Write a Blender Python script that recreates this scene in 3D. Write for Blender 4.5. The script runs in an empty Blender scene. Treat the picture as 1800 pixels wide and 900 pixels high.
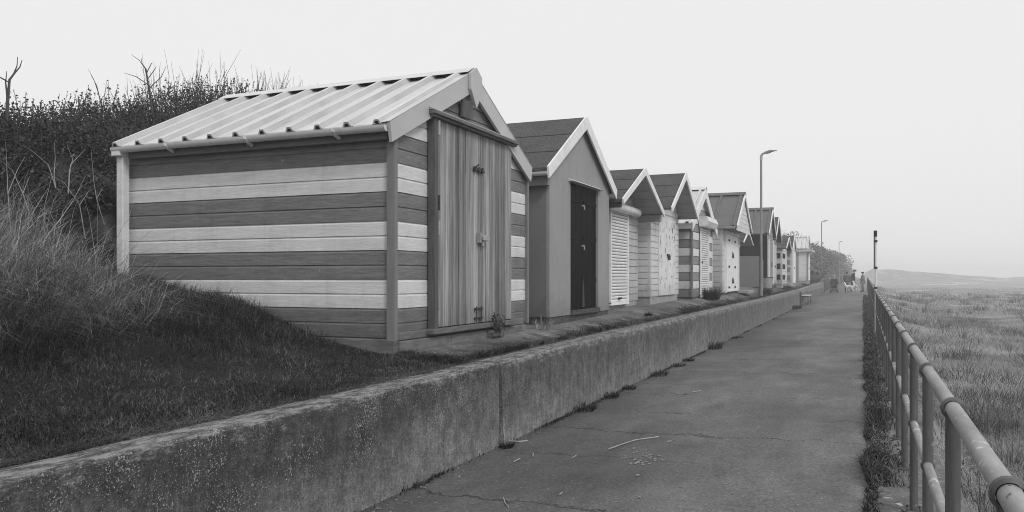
import bpy, bmesh, math, random
import numpy as np
from mathutils import Vector, Matrix, noise
random.seed(7); rng = np.random.default_rng(11)
R = math.radians
scene = bpy.context.scene
col = scene.collection

# ------------------------------------------------------------------ camera model (used for the camera only, and to read positions off)
F = 1445.0; U0 = 900.0; V0 = 488.0; HC = 1.62
TH = math.atan(618 / F); CT = math.cos(TH); ST = math.sin(TH)
def xat(u, Y):                      # X of a point seen in column u that stands Y metres along the path
    xr = (u - U0) / F
    return Y / (xr * ST + CT) * (xr * CT - ST)

cam_d = bpy.data.cameras.new("camera"); cam = bpy.data.objects.new("camera", cam_d); col.objects.link(cam)
cam.location = (0, 0, HC); cam.rotation_euler = (R(90), 0, TH)
cam_d.sensor_width = 36; cam_d.lens = 36 * F / 1800; cam_d.shift_y = (V0 - 450) / 1800
cam_d.clip_start = 0.05; cam_d.clip_end = 5000
scene.camera = cam

# ------------------------------------------------------------------ world, sun
world = bpy.data.worlds.new("World"); scene.world = world; world.use_nodes = True
nt = world.node_tree; nt.nodes.clear()
SUN_EL, SUN_AZ = R(42), R(62)       # light comes from the sea side (+X), a little towards the camera end
out = nt.nodes.new("ShaderNodeOutputWorld"); bg = nt.nodes.new("ShaderNodeBackground")
sky = nt.nodes.new("ShaderNodeTexSky"); sky.sky_type = 'NISHITA'; sky.sun_disc = False
sky.sun_elevation = SUN_EL; sky.sun_rotation = R(124); sky.dust_density = 6; sky.air_density = 1.5
bw = nt.nodes.new("ShaderNodeRGBToBW"); nt.links.new(sky.outputs[0], bw.inputs[0])
mp = nt.nodes.new("ShaderNodeMath"); mp.operation = 'MULTIPLY_ADD'; mp.inputs[1].default_value = 0.12; mp.inputs[2].default_value = 7.95
mp.use_clamp = False
nt.links.new(bw.outputs[0], mp.inputs[0])
nt.links.new(mp.outputs[0], bg.inputs[0]); bg.inputs[1].default_value = 0.105
nt.links.new(bg.outputs[0], out.inputs[0])
sun_d = bpy.data.lights.new("sun", 'SUN'); sun = bpy.data.objects.new("sun", sun_d); col.objects.link(sun)
sun_d.energy = 1.45; sun_d.angle = R(16); sun_d.color = (1, 1, 1)
d = Vector((math.cos(SUN_EL) * math.cos(R(-34)), math.cos(SUN_EL) * math.sin(R(-34)), math.sin(SUN_EL)))
sun.rotation_euler = d.to_track_quat('Z', 'Y').to_euler()
scene.view_settings.view_transform = 'Standard'; scene.view_settings.look = 'None'
scene.view_settings.exposure = 0.0; scene.view_settings.gamma = 1.0
scene.render.engine = 'CYCLES'
cy = scene.cycles
cy.use_denoising = True
try: cy.denoiser = 'OPENIMAGEDENOISE'; cy.denoising_input_passes = 'RGB_ALBEDO_NORMAL'; cy.denoising_prefilter = 'NONE'
except Exception: pass
cy.max_bounces = 6; cy.diffuse_bounces = 3; cy.glossy_bounces = 2; cy.volume_bounces = 3; cy.transparent_max_bounces = 4
cy.use_adaptive_sampling = False
cy.pixel_filter_type = 'BLACKMAN_HARRIS'; cy.filter_width = 1.0

# ------------------------------------------------------------------ materials
def mat(name, c0, c1=None, scale=(4, 4, 4), detail=6, rough=0.8, bump=0.0, bscale=None, island=0.0, spec=0.25, metal=0.0,
        speck=None, lo=0.35, hi=0.65, grain=None, fine=None, dirt=0):
    """grey procedural: mix c0..c1 by stretched noise; island = brightness spread per loose piece;
    speck=(colour, scale, threshold) pale or dark flecks; grain=(scale xyz, amount) a second stretched noise."""
    m = bpy.data.materials.new(name); m.use_nodes = True
    t = m.node_tree; N = t.nodes; L = t.links
    p = N["Principled BSDF"]; p.inputs["Roughness"].default_value = rough
    p.inputs["Specular IOR Level"].default_value = spec; p.inputs["Metallic"].default_value = metal
    tc = N.new("ShaderNodeTexCoord")
    def noise_(sc, det=6, r=0.6):
        mpn = N.new("ShaderNodeMapping"); mpn.inputs["Scale"].default_value = sc; L.new(tc.outputs["Object"], mpn.inputs[0])
        n = N.new("ShaderNodeTexNoise"); n.inputs["Scale"].default_value = 1; n.inputs["Detail"].default_value = det; n.inputs["Roughness"].default_value = r
        L.new(mpn.outputs[0], n.inputs["Vector"]); return n.outputs[0]
    def math_(op, a, b, c=None):
        n = N.new("ShaderNodeMath"); n.operation = op
        for i, v in enumerate((a, b, c)):
            if v is None: continue
            if isinstance(v, (int, float)): n.inputs[i].default_value = v
            else: L.new(v, n.inputs[i])
        return n.outputs[0]
    def ramp_(x, a, b):
        n = N.new("ShaderNodeMapRange"); n.inputs[1].default_value = a; n.inputs[2].default_value = b; L.new(x, n.inputs[0]); return n.outputs[0]
    def mixv(f, a, b):      # scalar mix
        return math_('ADD', math_('MULTIPLY', f, math_('SUBTRACT', b, a)), a)
    c1 = c0 if c1 is None else c1
    n1 = noise_(scale, detail)
    v = mixv(ramp_(n1, lo, hi), c0, c1)
    if grain:
        g = noise_(grain[0], 5, 0.7)
        v = math_('MULTIPLY', v, mixv(ramp_(g, 0.3, 0.7), 1 - grain[1], 1 + grain[1]))
    if fine:
        g = noise_((fine[0],) * 3, 2, 0.5)
        v = math_('MULTIPLY', v, mixv(ramp_(g, 0.3, 0.7), 1 - fine[1], 1 + fine[1]))
    if island:
        gi = N.new("ShaderNodeNewGeometry")
        ri = gi.outputs["Random Per Island"]
        if island > 1:      # mostly dark blades with a few pale ones
            v = math_('MULTIPLY', v, math_('ADD', math_('MULTIPLY', math_('POWER', ri, 3.2), island), .45))
        else: v = math_('MULTIPLY', v, mixv(ri, 1 - island, 1 + island))
    if speck:
        for (sc_, ssc, th) in (speck if isinstance(speck, list) else [speck]):
            s1 = noise_((ssc,) * 3, 3, 0.65)
            s2 = noise_((ssc * 0.11,) * 3, 3, 0.6)
            f = ramp_(math_('ADD', s1, math_('MULTIPLY', math_('SUBTRACT', s2, 0.5), 0.5)), th, th + 0.05)
            v = mixv(f, v, sc_)
    if dirt:        # splashed dirt near the foot, faint run marks down the wall
        sp = N.new("ShaderNodeSeparateXYZ"); L.new(tc.outputs["Object"], sp.inputs[0])
        f = ramp_(math_('ADD', sp.outputs[2], math_('MULTIPLY', math_('SUBTRACT', noise_((9, 9, 5), 5, .75), .5), .55)), .50, .10)
        st_ = ramp_(noise_((7, 7, .45), 5, .75), .52, .72)
        bl_ = ramp_(noise_((2.2, 2.2, 1.6), 6, .75), .5, .75)
        v = math_('MULTIPLY', v, math_('SUBTRACT', 1, math_('MULTIPLY', math_('ADD', f, math_('ADD', math_('MULTIPLY', st_, .4), math_('MULTIPLY', bl_, .45))), dirt)))
    cmb = N.new("ShaderNodeCombineColor")
    for i in range(3): L.new(v if not isinstance(v, float) else v, cmb.inputs[i])
    L.new(cmb.outputs[0], p.inputs["Base Color"])
    if bump:
        b = N.new("ShaderNodeBump"); b.inputs["Strength"].default_value = 1; b.inputs["Distance"].default_value = bump
        L.new(noise_(bscale or scale, 5, 0.65), b.inputs["Height"]); L.new(b.outputs[0], p.inputs["Normal"])
    m["h"] = 0
    return m

M = {}
WG = (3, 3, 90)      # grain running along horizontal boards
M['ship_dark'] = mat('dark painted board', 0.145, 0.18, (1.5, 1.5, 14), rough=.6, grain=((6, 6, 75), .3), bump=.003, bscale=(6, 6, 75), speck=(.32, 26, .72), dirt=.3)
M['ship_light'] = mat('light painted board', 0.55, 0.63, (1.2, 1.2, 10), rough=.6, grain=((6, 6, 75), .12), bump=.003, bscale=(6, 6, 75), dirt=.3)
M['trim_grey'] = mat('grey painted trim', 0.20, 0.25, (3, 3, 3), rough=.6)
M['trim_side'] = mat('grey green corner trim', 0.16, 0.19, (9, 9, 2), rough=.6, grain=((30, 30, 2), .1))
M['white_sheet'] = mat('white metal sheet', 0.52, 0.60, (2, .8, .8), rough=.42, spec=.4, speck=(.3, 14, .76), grain=((9, .7, .7), .13))
M['rib_shade'] = mat('white sheet with painted rib shade', 0.36, 0.47, (3, 1.5, 1.5), rough=.6)  # greyer copy of the white sheet, shading of the rib sides painted in
M['white_metal'] = mat('white flashing', 0.56, 0.63, (3, 3, 3), rough=.45, spec=.4)
M['white_plastic'] = mat('white plastic gutter', 0.58, 0.68, (4, 4, 4), rough=.35, spec=.4, grain=((3, 3, 12), .1))
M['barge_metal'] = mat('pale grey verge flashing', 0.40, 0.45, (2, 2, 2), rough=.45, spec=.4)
M['white_paint'] = mat('white painted wood', 0.66, 0.76, (6, 6, 6), rough=.6, grain=((9, 9, 30), .08))
M['offwhite_paint'] = mat('off white boards', 0.56, 0.64, (3, 3, 9), rough=.65, grain=((4, 4, 70), .08), dirt=.3)
M['pale_paint'] = mat('pale grey boards', 0.42, 0.5, (3, 3, 9), rough=.65, grain=((4, 4, 70), .1), dirt=.3)
M['mid_paint'] = mat('mid grey boards', 0.22, 0.26, (3, 3, 9), rough=.65, grain=((4, 4, 70), .1))
M['smooth_grey'] = mat('smooth grey painted panel', 0.25, 0.285, (1.2, 1.2, .7), rough=.6, grain=((14, 14, 3), .05), fine=(90, .05), dirt=.3)
M['smooth_dark'] = mat('grey panel with painted side shade', 0.15, 0.17, (1.2, 1.2, .7), rough=.6, fine=(90, .08), dirt=.3)  # darker copy of the front's grey, side wall shade put into the colour
M['black_gloss'] = mat('black gloss paint', 0.002, 0.005, (7, 7, 3), rough=.5, spec=.02, speck=(.10, 17, .785), bump=.004, bscale=(9, 9, 2))
M['navy'] = mat('navy painted board', 0.022, 0.028, (3, 3, 3), rough=.8, spec=.03)
M['black_paint'] = mat('black painted boards', 0.008, 0.012, (3, 3, 3), rough=.8, spec=.03)
M['panel_grey'] = mat('flat grey panel', 0.16, 0.175, (2, 2, 2), rough=.7, fine=(40, .06))
M['felt'] = mat('dark mineral felt', 0.055, 0.085, (1.2, 1.2, 1.2), rough=.95, fine=(45, .45), bump=.003, bscale=(60, 60, 60))
M['felt_edge'] = mat('felt lap edge', 0.03, 0.04, rough=.95)
M['green_sheet'] = mat('dark coated metal sheet', 0.095, 0.12, (1, 2, 2), rough=.5, spec=.3)
M['gap_shade'] = mat('painted gap shade', 0.006, 0.006)  # near-black colour standing in for shade in hollows
M['soffit'] = mat('grey soffit boards', 0.30, 0.36, (2, 12, 2), rough=.7, grain=((2, 40, 2), .08))
M['plank'] = mat('weathered larch planks', 0.15, 0.31, (14, 14, .7), detail=9, rough=.85, island=.48, grain=((55, 55, 1.2), .5), bump=.003, bscale=(60, 60, 2), speck=(.045, 11, .745), dirt=.3)
M['timber'] = mat('weathered timber', 0.10, 0.16, (3, 3, 12), rough=.8, island=.1, grain=((6, 6, 60), .25), bump=.003, bscale=(6, 6, 60))
M['timber_pale'] = mat('pale timber flashing', 0.24, 0.32, (3, 3, 12), rough=.75, grain=((6, 6, 60), .15))
M['timber_v'] = mat('upright weathered timber', 0.07, 0.11, (12, 12, 2), rough=.8, grain=((60, 60, 4), .25))
M['iron'] = mat('rusty iron fitting', 0.03, 0.07, (20, 20, 20), rough=.6, metal=.3)
M['galv'] = mat('galvanised steel', 0.32, 0.42, (14, 14, 14), rough=.45, metal=.5, spec=.4)
M['brick_base'] = mat('dark brick plinth', 0.05, 0.08, (9, 9, 20), rough=.9, grain=((5, 5, 40), .3))
M['conc_base'] = mat('pale concrete plinth', 0.24, 0.34, (5, 5, 5), rough=.9, fine=(50, .15))
M['bark'] = mat('grey bark', 0.06, 0.12, (20, 20, 4), rough=.9)
M['twig_pale'] = mat('bleached dead stalk', 0.22, 0.40, (9, 9, 9), rough=.8, island=.2)
M['twig_dark'] = mat('dark twig', 0.05, 0.08, (9, 9, 9), rough=.85)
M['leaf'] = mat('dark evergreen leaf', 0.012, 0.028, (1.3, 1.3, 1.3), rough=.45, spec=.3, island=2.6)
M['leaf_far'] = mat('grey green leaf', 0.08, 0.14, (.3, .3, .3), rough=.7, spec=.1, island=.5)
M['grass_short'] = mat('short grass blade', 0.005, 0.032, (1.9, 1.9, 1.9), rough=.45, spec=.3, island=5.0, lo=.42, hi=.6)
M['grass_long'] = mat('long grass blade', 0.016, 0.05, (1.6, 1.6, 1.6), rough=.5, spec=.3, island=3.5)
M['grass_dry'] = mat('dry grass blade', 0.20, 0.38, (2, 2, 2), rough=.7, spec=.2, island=.4)
M['grass_mid'] = mat('half dry grass blade', 0.06, 0.14, (2, 2, 2), rough=.7, spec=.15, island=1.9)
M['marram'] = mat('dune grass blade', 0.16, 0.35, (.3, .3, .3), rough=.8, spec=.1, island=.3, lo=.42, hi=.58)
M['marram_dark'] = mat('dark dune scrub', 0.07, 0.13, (.5, .5, .5), rough=.7, spec=.15, island=.5)
M['skin'] = mat('skin', 0.35, 0.38, rough=.6)
M['coat_dark'] = mat('dark coat', 0.02, 0.03, (9, 9, 9), rough=.9)
M['coat_mid'] = mat('grey coat', 0.075, 0.1, (9, 9, 9), rough=.9)
M['coat_pale'] = mat('pale coat', 0.13, 0.18, (9, 9, 9), rough=.9)
M['trouser'] = mat('dark trousers', 0.018, 0.025, (9, 9, 9), rough=.9)
M['hair_grey'] = mat('grey hair', 0.3, 0.4, (40, 40, 9), rough=.8)
M['fur'] = mat('white fur', 0.6, 0.75, (16, 16, 16), rough=.9)
M['rubber'] = mat('black rubber', 0.015, 0.02, rough=.8)
M['litter'] = mat('pale litter', 0.5, 0.6, rough=.7)
M['stone'] = mat('grey stone chip', 0.16, 0.3, (20, 20, 20), rough=.9)

# railing: worn paint with pale patches
M['rail'] = mat('worn grey rail paint', 0.20, 0.30, (9, 2.2, 9), rough=.5, spec=.4, speck=[(.56, 11, .625), (.05, 26, .70)], grain=((30, 8, 30), .15))
M['post'] = mat('dull grey post paint', 0.07, 0.11, (12, 12, 2.5), rough=.55, spec=.35, speck=(.3, 25, .72), grain=((40, 40, 5), .2))
M['pole_white'] = mat('white pole paint', 0.6, 0.7, (6, 6, 2), rough=.5)
M['lamp_metal'] = mat('lamp column steel', 0.19, 0.24, (6, 6, 1), rough=.6)

def custom(name):
    m = bpy.data.materials.new(name); m.use_nodes = True
    t = m.node_tree; N = t.nodes; L = t.links; p = N["Principled BSDF"]; p.inputs["Specular IOR Level"].default_value = .2
    tc = N.new("ShaderNodeTexCoord")
    class K: pass
    k = K(); k.N = N; k.L = L; k.p = p; k.tc = tc; k.m = m
    def noise_(sc, det=6, r=0.6, dist=0):
        mpn = N.new("ShaderNodeMapping"); mpn.inputs["Scale"].default_value = sc; L.new(tc.outputs["Object"], mpn.inputs[0])
        n = N.new("ShaderNodeTexNoise"); n.inputs["Scale"].default_value = 1; n.inputs["Detail"].default_value = det; n.inputs["Roughness"].default_value = r
        n.inputs["Distortion"].default_value = dist
        L.new(mpn.outputs[0], n.inputs["Vector"]); return n.outputs[0]
    def m_(op, a, b=None, c=None):
        n = N.new("ShaderNodeMath"); n.operation = op
        for i, v in enumerate((a, b, c)):
            if v is None: continue
            if isinstance(v, (int, float)): n.inputs[i].default_value = v
            else: L.new(v, n.inputs[i])
        return n.outputs[0]
    def rmp(x, a, b, c=0, d_=1):
        n = N.new("ShaderNodeMapRange"); n.inputs[1].default_value = a; n.inputs[2].default_value = b; n.inputs[3].default_value = c; n.inputs[4].default_value = d_
        if isinstance(x, (int, float)): n.inputs[0].default_value = x
        else: L.new(x, n.inputs[0])
        return n.outputs[0]
    def mix(f, a, b): return m_('ADD', m_('MULTIPLY', f, m_('SUBTRACT', b, a)), a)
    def xyz():
        s = N.new("ShaderNodeSeparateXYZ"); L.new(tc.outputs["Object"], s.inputs[0]); return s.outputs
    def done(v, rough, bumph=None, bd=.005):
        c = N.new("ShaderNodeCombineColor")
        for i in range(3): L.new(v, c.inputs[i])
        L.new(c.outputs[0], p.inputs["Base Color"])
        if isinstance(rough, (int, float)): p.inputs["Roughness"].default_value = rough
        else: L.new(rough, p.inputs["Roughness"])
        if bumph is not None:
            b = N.new("ShaderNodeBump"); b.inputs["Distance"].default_value = bd; L.new(bumph, b.inputs["Height"]); L.new(b.outputs[0], p.inputs["Normal"])
    k.noise = noise_; k.m_ = m_; k.rmp = rmp; k.mix = mix; k.xyz = xyz; k.done = done
    return k

# asphalt path with transverse cracks, damp patches and grit
k = custom('asphalt path')
x, y, z = k.xyz()
big = k.noise((.55, .22, 1), 5); med = k.noise((2.2, 1.2, 1), 5); fin = k.noise((85, 85, 85), 2, .6); grit = k.noise((38, 38, 38), 2, .55)
v = k.mix(k.rmp(big, .33, .67), .088, .185)
v = k.m_('MULTIPLY', v, k.rmp(med, .3, .7, .84, 1.16))
v = k.m_('MULTIPLY', v, k.rmp(k.noise((42, 42, 42), 4, .85), .3, .7, .42, 1.58))
v = k.m_('MULTIPLY', v, k.rmp(k.noise((5, 1.2, 1), 6, .7), .3, .7, .88, 1.12))
v = k.mix(k.rmp(grit, .68, .73), v, .32)
damp = k.rmp(k.m_('ADD', x, k.m_('MULTIPLY', k.m_('SUBTRACT', big, .5), 2.2)), -3.2, -.9, .62, 1.04)      # wetter, darker along the wall foot
v = k.m_('MULTIPLY', v, damp)
wob = k.m_('MULTIPLY', k.m_('SUBTRACT', k.noise((1.1, .7, 1), 5, .7), .5), 1.1)
cy_ = k.m_('ADD', y, wob)
def crack(period, width, off, seed_sc, th):
    fr = k.m_('ABSOLUTE', k.m_('SUBTRACT', k.m_('FRACT', k.m_('ADD', k.m_('DIVIDE', cy_, period), off)), .5))
    line = k.rmp(fr, width / period, width / period * 2.2, 1, 0)
    gate = k.rmp(k.noise(seed_sc, 3), th, th + .05)
    return k.m_('MULTIPLY', line, gate)
cr = k.m_('MAXIMUM', crack(1.33, .006, .2, (.5, .8, 1), .47), crack(2.9, .010, .63, (.25, .5, 1), .42))
v = k.mix(k.m_('MULTIPLY', cr, .8), v, .03)
broad = k.m_('MULTIPLY', k.rmp(k.noise((.45, 3.6, 1), 5, .7, .6), .60, .66), k.rmp(k.noise((.9, .5, 1), 3), .45, .6))
v = k.m_('MULTIPLY', v, k.m_('SUBTRACT', 1, k.m_('MULTIPLY', broad, .35)))
k.done(v, k.rmp(big, .3, .7, .75, .92), k.m_('SUBTRACT', k.m_('ADD', fin, grit), cr), .006)
M['asphalt'] = k.m

# old concrete of the wall: lichen flecks, dark algae above, washed pale foot
def wall_mat(name, dark, lightc, fleck, fth):
    k = custom(name)
    x, y, z = k.xyz()
    big = k.noise((1, .55, 1.1), 6); streak = k.noise((3, 3.2, .45), 5); fin = k.noise((60, 60, 60), 3, .65); blot = k.noise((7, 7, 7), 5, .65)
    foot = k.rmp(k.m_('ADD', z, k.m_('MULTIPLY', k.m_('SUBTRACT', big, .5), 1.3)), .10, .62, 1, 0)
    v = k.mix(k.rmp(streak, .38, .62), dark, dark * 1.45)
    v = k.mix(k.m_('MULTIPLY', foot, .8), v, lightc)
    v = k.m_('MULTIPLY', v, k.rmp(blot, .3, .7, .6, 1.42))
    v = k.m_('MULTIPLY', v, k.rmp(k.noise((17, 17, 4), 5, .75), .3, .7, .7, 1.3))
    v = k.m_('MULTIPLY', v, k.rmp(k.noise((34, 34, 34), 4, .8), .25, .75, .45, 1.6))
    f1 = k.m_('ADD', k.noise((72, 72, 72), 3, .75), k.m_('MULTIPLY', k.m_('SUBTRACT', k.noise((3.2, 3.2, 2.4), 6, .75), .5), .50))
    fl = k.m_('MULTIPLY', k.rmp(f1, fth, fth + .05), k.rmp(z, .12, .4, .25, 1))
    v = k.mix(fl, v, fleck)
    pale = k.rmp(k.m_('ADD', k.noise((15, 5, 15), 6, .8), k.m_('MULTIPLY', k.rmp(z, .66, .79), .22)), .66, .80)     # scoured arris
    v = k.mix(k.m_('MULTIPLY', pale, .85), v, .33)
    k.done(v, .93, k.m_('ADD', k.m_('MULTIPLY', blot, 1.5), k.m_('ADD', fin, k.m_('MULTIPLY', f1, 1.2))), .012)
    return k.m
M['wall_a'] = wall_mat('lichened concrete', .055, .22, .40, .60)
M['wall_b'] = wall_mat('streaked concrete', .08, .23, .40, .62)
M['wall_c'] = wall_mat('pale streaked concrete', .10, .17, .36, .68)

k = custom('worn concrete slab')
fin = k.noise((50, 50, 50), 3, .6); big = k.noise((.9, .9, .9), 5); lich = k.noise((15, 15, 15), 3, .7)
x, y, z = k.xyz()
v = k.mix(k.rmp(big, .35, .65), .085, .18); v = k.m_('MULTIPLY', v, k.rmp(k.noise((30, 30, 30), 4, .8), .25, .75, .45, 1.6))
v = k.m_('MULTIPLY', v, k.rmp(k.noise((5, 5, 5), 5, .75), .3, .7, .65, 1.35)); v = k.mix(k.rmp(lich, .64, .68), v, .40)
moss = k.m_('MULTIPLY', k.rmp(k.m_('ADD', x, k.m_('MULTIPLY', k.m_('SUBTRACT', k.noise((2.6, 2.6, 2.6), 5, .7), .5), 1.6)), -3.95, -3.72), k.rmp(x, -1, -.9, 1, 0))
v = k.mix(k.m_('MULTIPLY', moss, .85), v, .022)
k.done(v, .93, fin, .006); M['slab'] = k.m

k = custom('ground soil and turf')
x, y, z = k.xyz()
left = k.rmp(x, -1.5, -1.0, 1, 0)
big = k.noise((.35, .35, .35), 6); med = k.noise((2.2, 2.2, 2.2), 6, .7); fin = k.noise((24, 24, 24), 4, .7); patch = k.noise((.11, .075, .1), 5, .62)
soil = k.m_('MULTIPLY', k.rmp(med, .3, .7, .009, .02), k.rmp(fin, .3, .7, .6, 1.4))
fld = k.m_('MULTIPLY', k.mix(k.rmp(big, .38, .62), .15, .30), k.rmp(fin, .3, .7, .7, 1.3))
fld = k.m_('MULTIPLY', fld, k.rmp(med, .3, .7, .8, 1.2))
sand = k.m_('MULTIPLY', k.rmp(patch, .57, .615), k.rmp(x, 2.2, 4.0))
fld = k.mix(k.m_('MULTIPLY', sand, .85), fld, .46)
v = k.mix(left, fld, soil)
k.done(v, .97, k.m_('ADD', med, fin), .03); M['ground'] = k.m

# ------------------------------------------------------------------ mesh building
class MB:
    def __init__(s): s.v = []; s.f = []; s.mi = []
    def add(s, vs, fs, m=0):
        o = len(s.v); s.v += [tuple(p) for p in vs]; s.f += [tuple(i + o for i in f) for f in fs]; s.mi += [m] * len(fs)
    def hexa(s, a, b, m=0):        # a, b : two matching quads
        s.add(list(a) + list(b), [(3, 2, 1, 0), (4, 5, 6, 7), (0, 1, 5, 4), (1, 2, 6, 5), (2, 3, 7, 6), (3, 0, 4, 7)], m)
    def box(s, x0, x1, y0, y1, z0, z1, m=0):
        s.hexa([(x0, y0, z0), (x1, y0, z0), (x1, y1, z0), (x0, y1, z0)], [(x0, y0, z1), (x1, y0, z1), (x1, y1, z1), (x0, y1, z1)], m)
    def prism(s, poly, vec, m=0):
        n = len(poly); q = [tuple(Vector(p) + Vector(vec)) for p in poly]
        s.add(list(poly) + q, [tuple(range(n))[::-1], tuple(range(n, 2 * n))] + [(i, (i + 1) % n, n + (i + 1) % n, n + i) for i in range(n)], m)
    def tube(s, p0, p1, r, n=8, r2=None, m=0, cap=True):
        s.path([p0, p1], [r, r if r2 is None else r2], n, m, cap)
    def path(s, pts, rs, n=6, m=0, cap=True):
        pts = [Vector(p) for p in pts]
        if isinstance(rs, (int, float)): rs = [rs] * len(pts)
        vs = []; fs = []
        d0 = (pts[-1] - pts[0]).normalized()
        up = Vector((0, 0, 1)) if abs(d0.z) < .9 else Vector((1, 0, 0))
        for i, p in enumerate(pts):
            dd = (pts[min(i + 1, len(pts) - 1)] - pts[max(i - 1, 0)]).normalized()
            a = dd.cross(up).normalized(); b = dd.cross(a).normalized()
            for j in range(n):
                t = 2 * math.pi * j / n
                vs.append(p + (a * math.cos(t) + b * math.sin(t)) * rs[i])
        for i in range(len(pts) - 1):
            for j in range(n):
                fs.append((i * n + j, i * n + (j + 1) % n, (i + 1) * n + (j + 1) % n, (i + 1) * n + j))
        if cap: fs += [tuple(range(n))[::-1], tuple(range((len(pts) - 1) * n, len(pts) * n))]
        s.add(vs, fs, m)
    def build(s, name, mats, parent=None, smooth=False, origin=None, bevel=0):
        me = bpy.data.meshes.new(name)
        o = bpy.data.objects.new(name, me)
        if parent is not None: org = Vector(parent["org"])
        elif origin is not None: org = Vector(origin); o.location = org
        else: org = Vector((0, 0, 0))
        o["org"] = tuple(org)
        me.from_pydata([tuple(Vector(p) - org) for p in s.v], [], s.f)
        for m in (mats if isinstance(mats, (list, tuple)) else [mats]): me.materials.append(M[m])
        me.polygons.foreach_set("material_index", s.mi)
        if smooth: me.polygons.foreach_set("use_smooth", [True] * len(s.f))
        bm = bmesh.new(); bm.from_mesh(me); bmesh.ops.recalc_face_normals(bm, faces=bm.faces); bm.to_mesh(me); bm.free()
        if smooth:
            try: me.set_sharp_from_angle(angle=R(40))
            except Exception: pass
        if parent is not None: o.parent = parent
        if bevel:
            b = o.modifiers.new("soft edges", 'BEVEL'); b.width = bevel; b.segments = 2; b.limit_method = 'ANGLE'
        col.objects.link(o); return o

def tag(o, label, cat, group=None, kind=None):
    if label: o["label"] = label
    if cat: o["category"] = cat
    if group: o["group"] = group
    if kind: o["kind"] = kind
    return o
def empty(name, loc, label, cat, group=None):
    o = bpy.data.objects.new(name, None); o.location = loc; o["org"] = tuple(loc); o.empty_display_size = .2; col.objects.link(o)
    return tag(o, label, cat, group)

# ------------------------------------------------------------------ ground heights
def terrace_z(Y): return np.interp(Y, [0, 7, 12, 18, 27, 37, 45, 58, 78], [.85, .88, .92, 1.02, 1.12, 1.22, 1.26, 1.36, 1.42])
def wall_z(Y): return np.interp(Y, [-5, 2, 7, 12, 19, 29, 36, 47, 60, 77, 90], [.79, .79, .805, .83, .84, .86, .87, .94, 1.07, 1.25, 1.3])
def path_l(Y): return np.interp(Y, [-9, 20, 36, 47, 75, 90, 150, 400], [0, .01, .03, .09, .32, .48, .85, 1.3])
def path_r(Y): return np.interp(Y, [-9, 0, 75, 90, 150, 400], [0, 0, .46, .55, .88, 1.3])
def path_z(X, Y):
    t = np.clip((np.asarray(X) + 3.2) / 3.2, 0, 1); return path_l(Y) * (1 - t) + path_r(Y) * t
def fnoise(X, Y, s, seed=0):
    X = np.asarray(X, float); Y = np.asarray(Y, float); sh = np.broadcast(X, Y).shape
    Xb = np.broadcast_to(X, sh).ravel(); Yb = np.broadcast_to(Y, sh).ravel()
    return np.array([noise.noise(Vector((a * s + seed * 7.3, b * s - seed * 3.1, seed * 1.7))) for a, b in zip(Xb, Yb)]).reshape(sh)
def bank(X):        # lawn and bank profile at the near end
    return np.interp(-np.asarray(X), [3.2, 3.5, 4.3, 5.1, 6.0, 7.0, 7.85, 9, 10.2, 12, 20], [.79, .79, .84, .98, 1.31, 1.50, 1.58, 2.05, 2.5, 2.9, 3.3])
def ground_z(X, Y):
    X = np.asarray(X, float); Y = np.asarray(Y, float); X, Y = np.broadcast_arrays(X, Y)
    # left side
    lawn = bank(X) + np.where(X < -3.6, (.05 * fnoise(X, Y, .8, 1) + .06 * fnoise(X, Y, 2.1, 4) * np.clip((-X - 4.4) / 1.5, 0, 1)), 0)
    tz = terrace_z(Y) * np.clip((-X - 3.4) / .9, 0, 1) + (wall_z(Y)) * (1 - np.clip((-X - 3.4) / .9, 0, 1)) - .03
    bk = np.interp(-X, [8.3, 9.5, 12, 20, 60], [0, 1.1, 1.9, 2.6, 3.0])
    terr = tz + bk
    t = np.clip((Y - 7.15) / .6, 0, 1)
    L = lawn * (1 - t) + terr * t
    # beyond the wall end
    e = np.clip((Y - 77) / 6, 0, 1)
    far = path_l(Y) + np.interp(-X, [3.2, 4.2, 8, 14, 60], [0, .5, 2.0, 2.6, 2.8]) + .3 * fnoise(X, Y, .2, 3)
    L = L * (1 - e) + far * e
    Rr = np.interp(X, [.3, .62, .95, 2.5, 6, 400], [0, -.05, -.38, -.55, -.6, -.6])
    Rr = Rr + path_r(Y) * np.clip(1 - (X - .5) / 4, 0, 1) + np.where(X > .9, .16 * fnoise(X, Y, .35, 5) + .22 * fnoise(X, Y, .12, 6), 0)
    # low dunes far off
    du = 4.9 * np.exp(-((Y - 320 - .25 * X) / 40) ** 2) * (np.clip(1.0 - (X - 8) / 60, .0, 1) * np.clip((X + 2) / 5, 0, 1))
    du += (2.2 + 1.2 * fnoise(X, Y, .012, 9)) * np.exp(-((Y - 420) / 60) ** 2) * np.clip((X - 10) / 60, 0, 1)
    du += (2.0 + 1.5 * fnoise(X, Y, .015, 12)) * np.exp(-((Y - 390 - .1 * X) / 40) ** 2) * np.clip((X - 45) / 40, 0, 1)
    Rr = Rr + du * (1 + .2 * fnoise(X, Y, .05, 8))
    mid = path_z(X, Y) - .09
    Z = np.where(X < -3.3, L, np.where(X > .3, Rr, mid))
    return Z

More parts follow.
